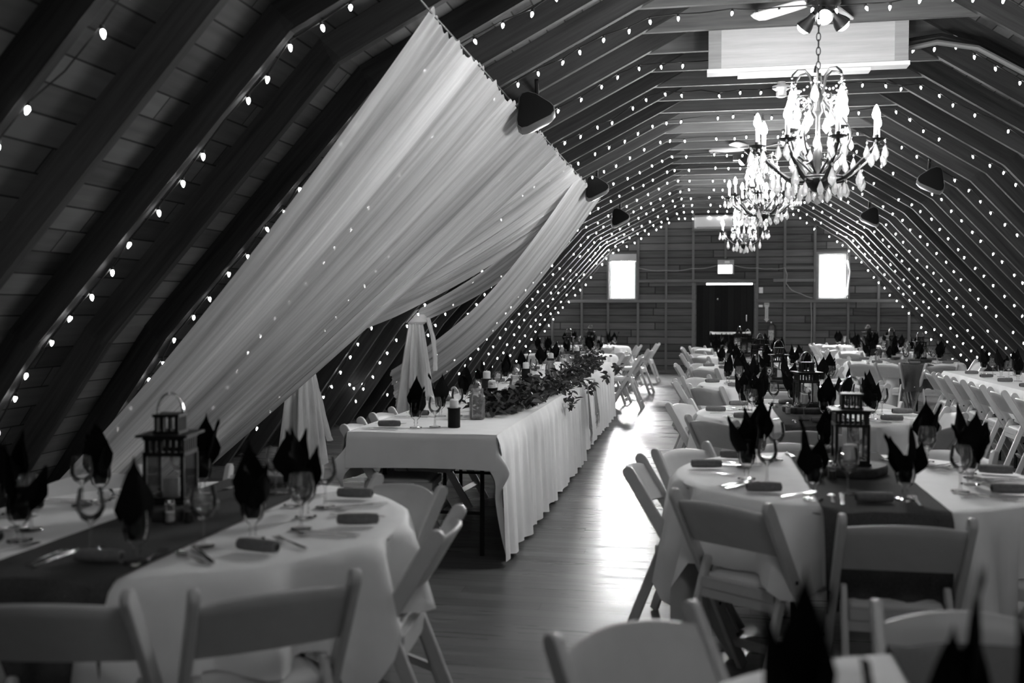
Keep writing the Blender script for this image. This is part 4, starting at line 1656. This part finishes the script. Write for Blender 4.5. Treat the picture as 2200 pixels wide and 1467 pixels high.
# right-hand round tables beyond the long table
rows = [(2.10, 14.15, 'table with four sign', 9), (2.40, 17.3, 'round table past four sign', 10), (2.50, 20.3, 'far table below unshaded window', 11)]
for i, (x, y, ph, sd) in enumerate(rows):
    seats = [k * 45 + random.uniform(-4, 4) for k in range(8)]
    round_table(x, y, ph, ['marked with a chalked four beyond the long table', 'between the four sign table and the far corner', 'in the far corner by the unshaded window'][i], seats, sd, rot=0.5 + 0.3 * i)
    for s in seats:
        place(x, y, s, '%s of the %s' % (dname('right', s), ph), full=False, roll=(i < 1))
    centre_piece(x + (0.2 if i == 0 else 0.1), y, ph, 0.2 * i)
    use = [205, 165, -135, -92, -48, 0, 90] if i == 0 else [180, -135, -92, -48]
    table_chairs(x, y, 'right', ph, [(a + random.uniform(-3, 3), 0.97 + random.uniform(-.02, .04), random.uniform(-5, 5)) for a in use])
number_sign(1.72, 14.05, '4', 'small chalkboard numbered four on the table beyond the long table', 0.1)

# left-hand round tables behind the head table
rows = [(-2.64, 15.6, 'round table past head table', 12), (-2.70, 19.3, 'far corner table past head table', 13)]
for i, (x, y, ph, sd) in enumerate(rows):
    seats = [k * 45 + random.uniform(-4, 4) for k in range(8)]
    round_table(x, y, ph, ['just past the far end of the head table', 'in the far corner past the head table'][i], seats, sd, rot=0.5 + 0.3 * i)
    for s in seats:
        place(x, y, s, '%s of the %s' % (dname('left', s), ph), full=False, roll=False)
    centre_piece(x, y, ph, 0.2 * i)
chair(-1.72, 14.85, radians(88), 'white folding chair pulled out into the aisle beside the head table end', 'white folding chairs')
chair(-1.70, 17.45, radians(80), 'white folding chair in the aisle between the two tables past the head table', 'white folding chairs')
chair(-1.70, 20.3, radians(84), 'white folding chair in the aisle nearest the door', 'white folding chairs')
table_chairs(-2.64, 15.6, 'left', 'round table past head table', [(168, 1.0), (100, 0.95), (52, 0.97), (8, 0.97)])
table_chairs(-2.70, 19.3, 'left', 'far corner table past head table', [(160, 1.0), (100, 0.97), (5, 0.97)])


# ------------------------------------------------------------------ long tables
def long_cloth(x0, x1, y0, y1, drops, seed, zt=0.75, corner=True):
    """drops: (left, right, near, far); straight linen with pleated sides"""
    r = random.Random(seed)
    ph = [r.uniform(0, 6.28) for _ in range(4)]
    q = MB()
    nx, ny = 12, 60
    q.grid(lambda u, v: Vector((x0 + (x1 - x0) * u, y0 + (y1 - y0) * v, zt + 0.0015 * sin(9 * u + 12 * v))), nx, ny)
    dl, dr, dn, df = drops

    def side(pfn, L, d, nrm, amp, fr, gather):
        nn = int(L * 50) + 10

        def fn(u, v):
            p, dd = pfn(u), d
            a = amp * v ** 0.7 * (sin(fr * L * u + ph[0]) + 0.5 * sin(fr * 1.7 * L * u + ph[1]) + 0.4 * sin(fr * 0.45 * L * u + ph[2]))
            o = 0.006 + 0.03 * v + a + amp * 1.2
            rim = 0.010 * (1 - (1 - min(1, v * 14)) ** 2)
            return Vector((p[0], p[1], zt - 0.004 * (1 if v > 0 else 0) - d * v + 0.012 * v * sin(fr * L * u * 0.6))) + Vector(nrm) * (o * min(1, v * 10) + rim * 0)
        q.grid(fn, nn, 14)
    if dr:
        side(lambda u: (x1, y0 + (y1 - y0) * u), y1 - y0, dr, (1, 0, 0), 0.016, 26, 0)
    if dl:
        side(lambda u: (x0, y0 + (y1 - y0) * u), y1 - y0, dl, (-1, 0, 0), 0.012, 22, 0)
    if dn:
        side(lambda u: (x0 + (x1 - x0) * u, y0), x1 - x0, dn, (0, -1, 0), 0.004, 5, 0)
    if df:
        side(lambda u: (x0 + (x1 - x0) * u, y1), x1 - x0, df, (0, 1, 0), 0.004, 5, 0)
    # corner flaps hanging lower than the sides they join
    if corner:
        for (cx_, cy_, sx, sy, da, db) in ((x1, y0, 1, -1, dr, dn), (x0, y0, -1, -1, dl, dn)):
            if not (da and db):
                continue

            def fl(u, v, cx_=cx_, cy_=cy_, sx=sx, sy=sy, da=da, db=db):
                # u 0: hem of the short end side, 1: hem of the long side; the middle of the fold swings outwards
                d = db + (da - db) * u ** 1.4 + 0.10 * sin(pi * u)
                o = 0.10 * sin(pi * u) * math.exp(-((v * d - 0.20) / 0.09) ** 2)
                bx = sx * (-0.03 * (1 - u) + 0.055 * u * v)
                by = sy * (0.03 * v * (1 - u) - 0.03 * u)
                return Vector((cx_ + bx + sx * 0.85 * o, cy_ + by + sy * 0.45 * o, zt - 0.004 - d * v))
            q.grid(fl, 20, 12)
    return q


def leg_pair(w):
    q = MB()
    q.tube([(-w / 2, 0, 0.0), (-w / 2, 0, 0.70), (w / 2, 0, 0.70), (w / 2, 0, 0.0)], 0.015, 8)
    q.tube([(-w / 2, 0, 0.25), (w / 2, 0, 0.25)], 0.01, 8)
    return q.mesh('leg', M_BLACK)


LEGP = leg_pair(0.6)


def long_table(x0, x1, y0, y1, label, n):
    t = thing('banquet_table', label, 'table', ((x0 + x1) / 2, y0, 0))
    q = MB()
    q.box((0, (y1 - y0) / 2, 0.732), (x1 - x0 - 0.01, y1 - y0 - 0.01, 0.026))
    ob('tabletop', q.mesh('tabletop', M_FRAMEWOOD, False), t)
    for k in range(n):
        for o in (0.25, (y1 - y0) / n - 0.25):
            ob('leg', LEGP, t, mat=T(0, k * (y1 - y0) / n + o, 0))
    return t


HX0, HX1 = -2.60, -1.72
long_table(HX0, HX1, 5.46, 9.32, 'long head table under white linen, nearer half with its end toward the viewer', 2)
long_table(HX0 - 0.05, HX1 - 0.05, 9.34, 13.35, 'long head table under white linen, farther half with the garland end', 2)
single('tablecloth', long_cloth(HX0, HX1, 5.45, 9.33, (0.30, 0.71, 0.20, 0), 1).mesh('tablecloth', M_CLOTH, True, 60), 'white linen on the nearer half of the head table with an open near end', 'tablecloth')
single('tablecloth', long_cloth(HX0 - 0.05, HX1 - 0.05, 9.345, 13.36, (0.30, 0.70, 0, 0.5), 2).mesh('tablecloth', M_CLOTH, True, 60), 'white pleated linen on the farther half of the head table', 'tablecloth')

# garland of leaves along the front edge of the head table
t = thing('leaf_garland', 'dark leafy garland lying along the front edge of the head table', 'garland', (0, 0, 0))
rg_ = random.Random(21)
gp = [(-1.98, 6.35), (-1.84, 6.9), (-1.86, 7.6), (-1.80, 8.3), (-1.80, 9.2), (-1.84, 10.2), (-1.86, 11.2), (-1.95, 12.2), (-1.90, 12.9)]
path = []
for (a0, c0), (a1, c1) in zip(gp, gp[1:]):
    for k in range(8):
        u = k / 8
        path.append(Vector((a0 + (a1 - a0) * u, c0 + (c1 - c0) * u, TZ + 0.03 + 0.012 * sin(k + a0 * 9))))
q = MB()
q.tube(path, 0.007, 6)
ob('stem', q.mesh('stem', M_STEM), t)
q = MB()
for i in range(2600):
    p = rg_.choice(path) + Vector((rg_.gauss(0, 0.06), rg_.uniform(-.06, .06), abs(rg_.gauss(0, 0.06)) - 0.005))
    if rg_.random() < 0.16 and sin(p.y * 4.1) > 0.6 and p.y > 7.2:
        p = Vector((max(p.x, HX1 + 0.06 + rg_.uniform(0, .05)), p.y, TZ - rg_.uniform(0, 0.10)))
    elif p.x > HX1 - 0.02:
        p.z = max(p.z, TZ + 0.01)
    L = rg_.uniform(0.04, 0.085)
    w = L * rg_.uniform(0.24, 0.36)
    R_ = Euler((rg_.uniform(-0.9, 0.9), rg_.uniform(-0.9, 0.9), rg_.uniform(0, 6.28))).to_matrix()
    pts = [Vector((0, 0, 0)), Vector((L * .3, w, .006)), Vector((L * .65, w * .8, .004)), Vector((L, 0, -.008)), Vector((L * .65, -w * .8, .004)), Vector((L * .3, -w, .006)), Vector((L * .5, 0, -.004))]
    vs = [p + R_ @ v_ for v_ in pts]
    for v_ in vs:
        if v_.x < HX1 + 0.02 and v_.z < TZ + 0.006:
            v_.z = TZ + 0.006
    q.add(vs, [(0, 1, 6), (1, 2, 6), (2, 3, 6), (3, 4, 6), (4, 5, 6), (5, 0, 6)])
o = ob('leaves', q.mesh('leaves', M_LEAF, False), t)

# burlap and lace ends hanging over the front
for x, y, w, L, lb, mt in ((HX1 + 0.02, 9.35, 0.16, 0.42, 'ragged burlap strip hanging over the head table front beside the cloth seam', M_BURLAPLIGHT),
                           (HX1 + 0.02, 9.95, 0.34, 0.34, 'wider ragged burlap strip hanging over the head table front past the cloth seam', M_BURLAPLIGHT)):
    q = MB()
    rr_ = random.Random(int(y * 10))
    q.grid(lambda u, v: Vector((0.055 + 0.012 * sin(v * 9) * u + 0.03 * u, (v - .5) * w * (0.5 + 0.5 * u), -L * u)), 12, 10)
    for k in range(14):
        yy = (k / 13 - .5) * w
        q.tube([(0.09, yy, -L), (0.095, yy + rr_.uniform(-.02, .02), -L - 0.05), (0.09, yy + rr_.uniform(-.03, .03), -L - rr_.uniform(0.06, 0.15))], 0.0015, 3)
    q.grid(lambda u, v: Vector((-0.5 * (1 - u) + 0.055 * u, (v - .5) * w * 0.6, 0.004)), 8, 6)
    single('burlap_strip', q.mesh('burlap_strip', mt), lb, 'burlap strip', (x, y, TZ))


# candles in black sleeves and jars on the head table
def pillar(x, y, h, lb, mat=None, r=0.037, group=None):
    t = thing('candle_holder', lb, 'candle holder', (x, y, TZ + 0.002), 0, 'candle cylinders on the head table')
    q = MB()
    q.lathe([(0, 0), (r, 0), (r, h - 0.006), (r * 1.12, h - 0.004), (r * 1.12, h), (r * 0.8, h), (0, h - 0.002)], 20)
    ob('sleeve', q.mesh('sleeve', mat or M_HOLDER), t)
    q = MB()
    q.lathe([(0, h - 0.002), (r * 0.72, h - 0.002), (r * 0.72, h + 0.045), (r * 0.55, h + 0.052), (0.003, h + 0.048), (0.002, h + 0.06), (0, h + 0.06)], 16)
    ob('candle', q.mesh('candle', M_WAX), t)


PILL = [(-2.04, 5.75, 0.115, 'short black candle cylinder alone near the viewer end of the head table', None),
        (-2.00, 6.66, 0.165, 'medium black candle cylinder in the nearest trio on the head table', None),
        (-2.08, 6.86, 0.215, 'tallest charcoal candle cylinder in the nearest trio on the head table', 1),
        (-1.94, 6.92, 0.10, 'shortest black candle cylinder in the nearest trio on the head table', None),
        (-2.06, 8.35, 0.20, 'tall black candle cylinder in the second trio on the head table', None),
        (-1.98, 8.25, 0.145, 'charcoal candle cylinder in front of the second trio on the head table', 1),
        (-2.12, 10.2, 0.20, 'tall charcoal candle cylinder in the third trio on the head table', 1),
        (-2.02, 10.45, 0.13, 'black candle cylinder in the third trio on the head table', None),
        (-2.08, 12.1, 0.20, 'tall charcoal candle cylinder near the far garland end', 1),
        (-2.0, 12.35, 0.11, 'short black candle cylinder near the far garland end', None)]
for x, y, h, lb, k in PILL:
    pillar(x, y, h, lb, M_GREYHOLDER if k else M_HOLDER)


def mason_jar(x, y, lb):
    t = thing('mason_jar', lb, 'jar', (x, y, TZ + 0.002), 0, 'mason jars on the head table')
    t.scale = (1.1, 1.1, 1.3)
    q = MB()
    q.lathe([(0, 0.0), (0.04, 0.0), (0.045, 0.008), (0.046, 0.10), (0.042, 0.118), (0.034, 0.128), (0.034, 0.15)], 20)
    q.lathe([(0.032, 0.15), (0.032, 0.128), (0.040, 0.116), (0.0435, 0.10), (0.0425, 0.01), (0, 0.006)], 20)
    ob('glass_body', q.mesh('glass_body', M_JAR), t)
    q = MB()
    q.lathe([(0.035, 0.128), (0.0365, 0.132), (0.035, 0.136), (0.0365, 0.142), (0.0355, 0.15)], 20)
    ob('screw_rim', q.mesh('screw_rim', M_JAR), t)
    q = MB()
    q.lathe([(0, 0.007), (0.042, 0.008), (0.043, 0.035), (0, 0.035)], 16)
    ob('water_fill', q.mesh('water_fill', M_WATER), t)


mason_jar(-2.0, 6.2, 'clear mason jar beside the lone short candle cylinder on the head table')
mason_jar(-1.99, 7.5, 'clear mason jar between the first and second candle trios')
mason_jar(-2.06, 9.75, 'clear mason jar between the second and third candle trios')
mason_jar(-2.1, 11.3, 'clear mason jar beyond the third candle trio')

HS = [(-2.25, 5.66), (-2.27, 6.30), (-2.33, 7.21), (-2.38, 8.15), (-2.42, 9.28), (-2.44, 10.35), (-2.42, 11.4), (-2.42, 12.5)]
for i, (x, y) in enumerate(HS):
    wh = '%s place from viewer end of head table' % ORD[i]
    goblet_set(x, y, wh)
    single('wine_glass', WINE, 'clear stemmed wine glass, ' + wh, 'wine glass', (x + 0.10, y + 0.06, TZ + 0.003), 0, 'wine glasses')
    single('cloth_roll', ROLLM, 'grey dark-ended roll lying flat, ' + wh, 'roll', (-2.42 if i < 2 else -2.52, y + 0.02 + (0 if i < 2 else .12), TZ + 0.003), random.uniform(-.1, .2), 'grey rolls at the places')
    if i < 4:
        single('table_knife', KNIFE, 'steel knife, ' + wh, 'knife', (-2.44, y - 0.10, TZ + 0.003), pi / 2, 'knives at the places')
        single('dinner_fork', FORK, 'steel fork, ' + wh, 'fork', (-2.46, y + 0.17, TZ + 0.003), -pi / 2, 'forks at the places')
    chair(-2.40 - 0.03 * (i > 0), y + 0.06, -pi / 2 + random.uniform(-.12, .12) + (0.1 if i == 0 else 0), 'white folding chair behind the head table, ' + wh.replace(' of head table', ''), 'white folding chairs')

# long table at the right with its row of chairs
long_table(2.16, 2.94, 7.9, 12.2, 'long side table under white linen, farther half by the chair row', 2)
long_table(2.12, 2.90, 4.6, 7.85, 'long side table under white linen, nearer half running out of frame', 2)
single('tablecloth', long_cloth(2.16, 2.94, 7.88, 12.2, (0.27, 0.27, 0, 0.27), 3, corner=False).mesh('tablecloth', M_CLOTH, True, 60), 'white linen on the farther half of the long side table', 'tablecloth')
single('tablecloth', long_cloth(2.115, 2.905, 4.6, 7.87, (0.27, 0.27, 0.2, 0), 4, corner=False).mesh('tablecloth', M_CLOTH, True, 60), 'white linen on the nearer half of the long side table', 'tablecloth')
RYC = [11.55, 10.98, 10.34, 9.68, 9.05, 8.36, 7.72, 7.1, 6.45]
for i, y in enumerate(RYC):
    wh = '%s aisle-side place from door end of side table' % ORD[i]
    chair(2.13, y, -pi / 2 + random.uniform(-.05, .05), 'white folding chair, ' + wh, 'white folding chairs')
    if i < 7:
        goblet_set(2.46 + random.uniform(-.02, .02), y + 0.12, wh)
        single('wine_glass', WINE, 'clear stemmed wine glass, ' + wh, 'wine glass', (2.50, y - 0.05, TZ + 0.003), 0, 'wine glasses')
        single('cloth_roll', ROLLM, 'grey dark-ended roll lying flat, ' + wh, 'roll', (2.30, y, TZ + 0.003), random.uniform(-.3, .3), 'grey rolls at the places')
for i, y in enumerate([11.4, 10.7, 10.0, 9.3]):
    wh = '%s roof-side place from door end of side table' % ORD[i]
    chair(3.02, y, pi / 2 + random.uniform(-.08, .08), 'white folding chair, ' + wh, 'white folding chairs')
    goblet_set(2.72, y + 0.1, wh)
    single('wine_glass', WINE, 'clear stemmed wine glass, ' + wh, 'wine glass', (2.66, y - 0.05, TZ + 0.003), 0, 'wine glasses')

for k, v in USED.items():
    if v > 1 or len(k.split()) > 16:
        print('LABEL', v, len(k.split()), k)
bpy.context.view_layer.update()
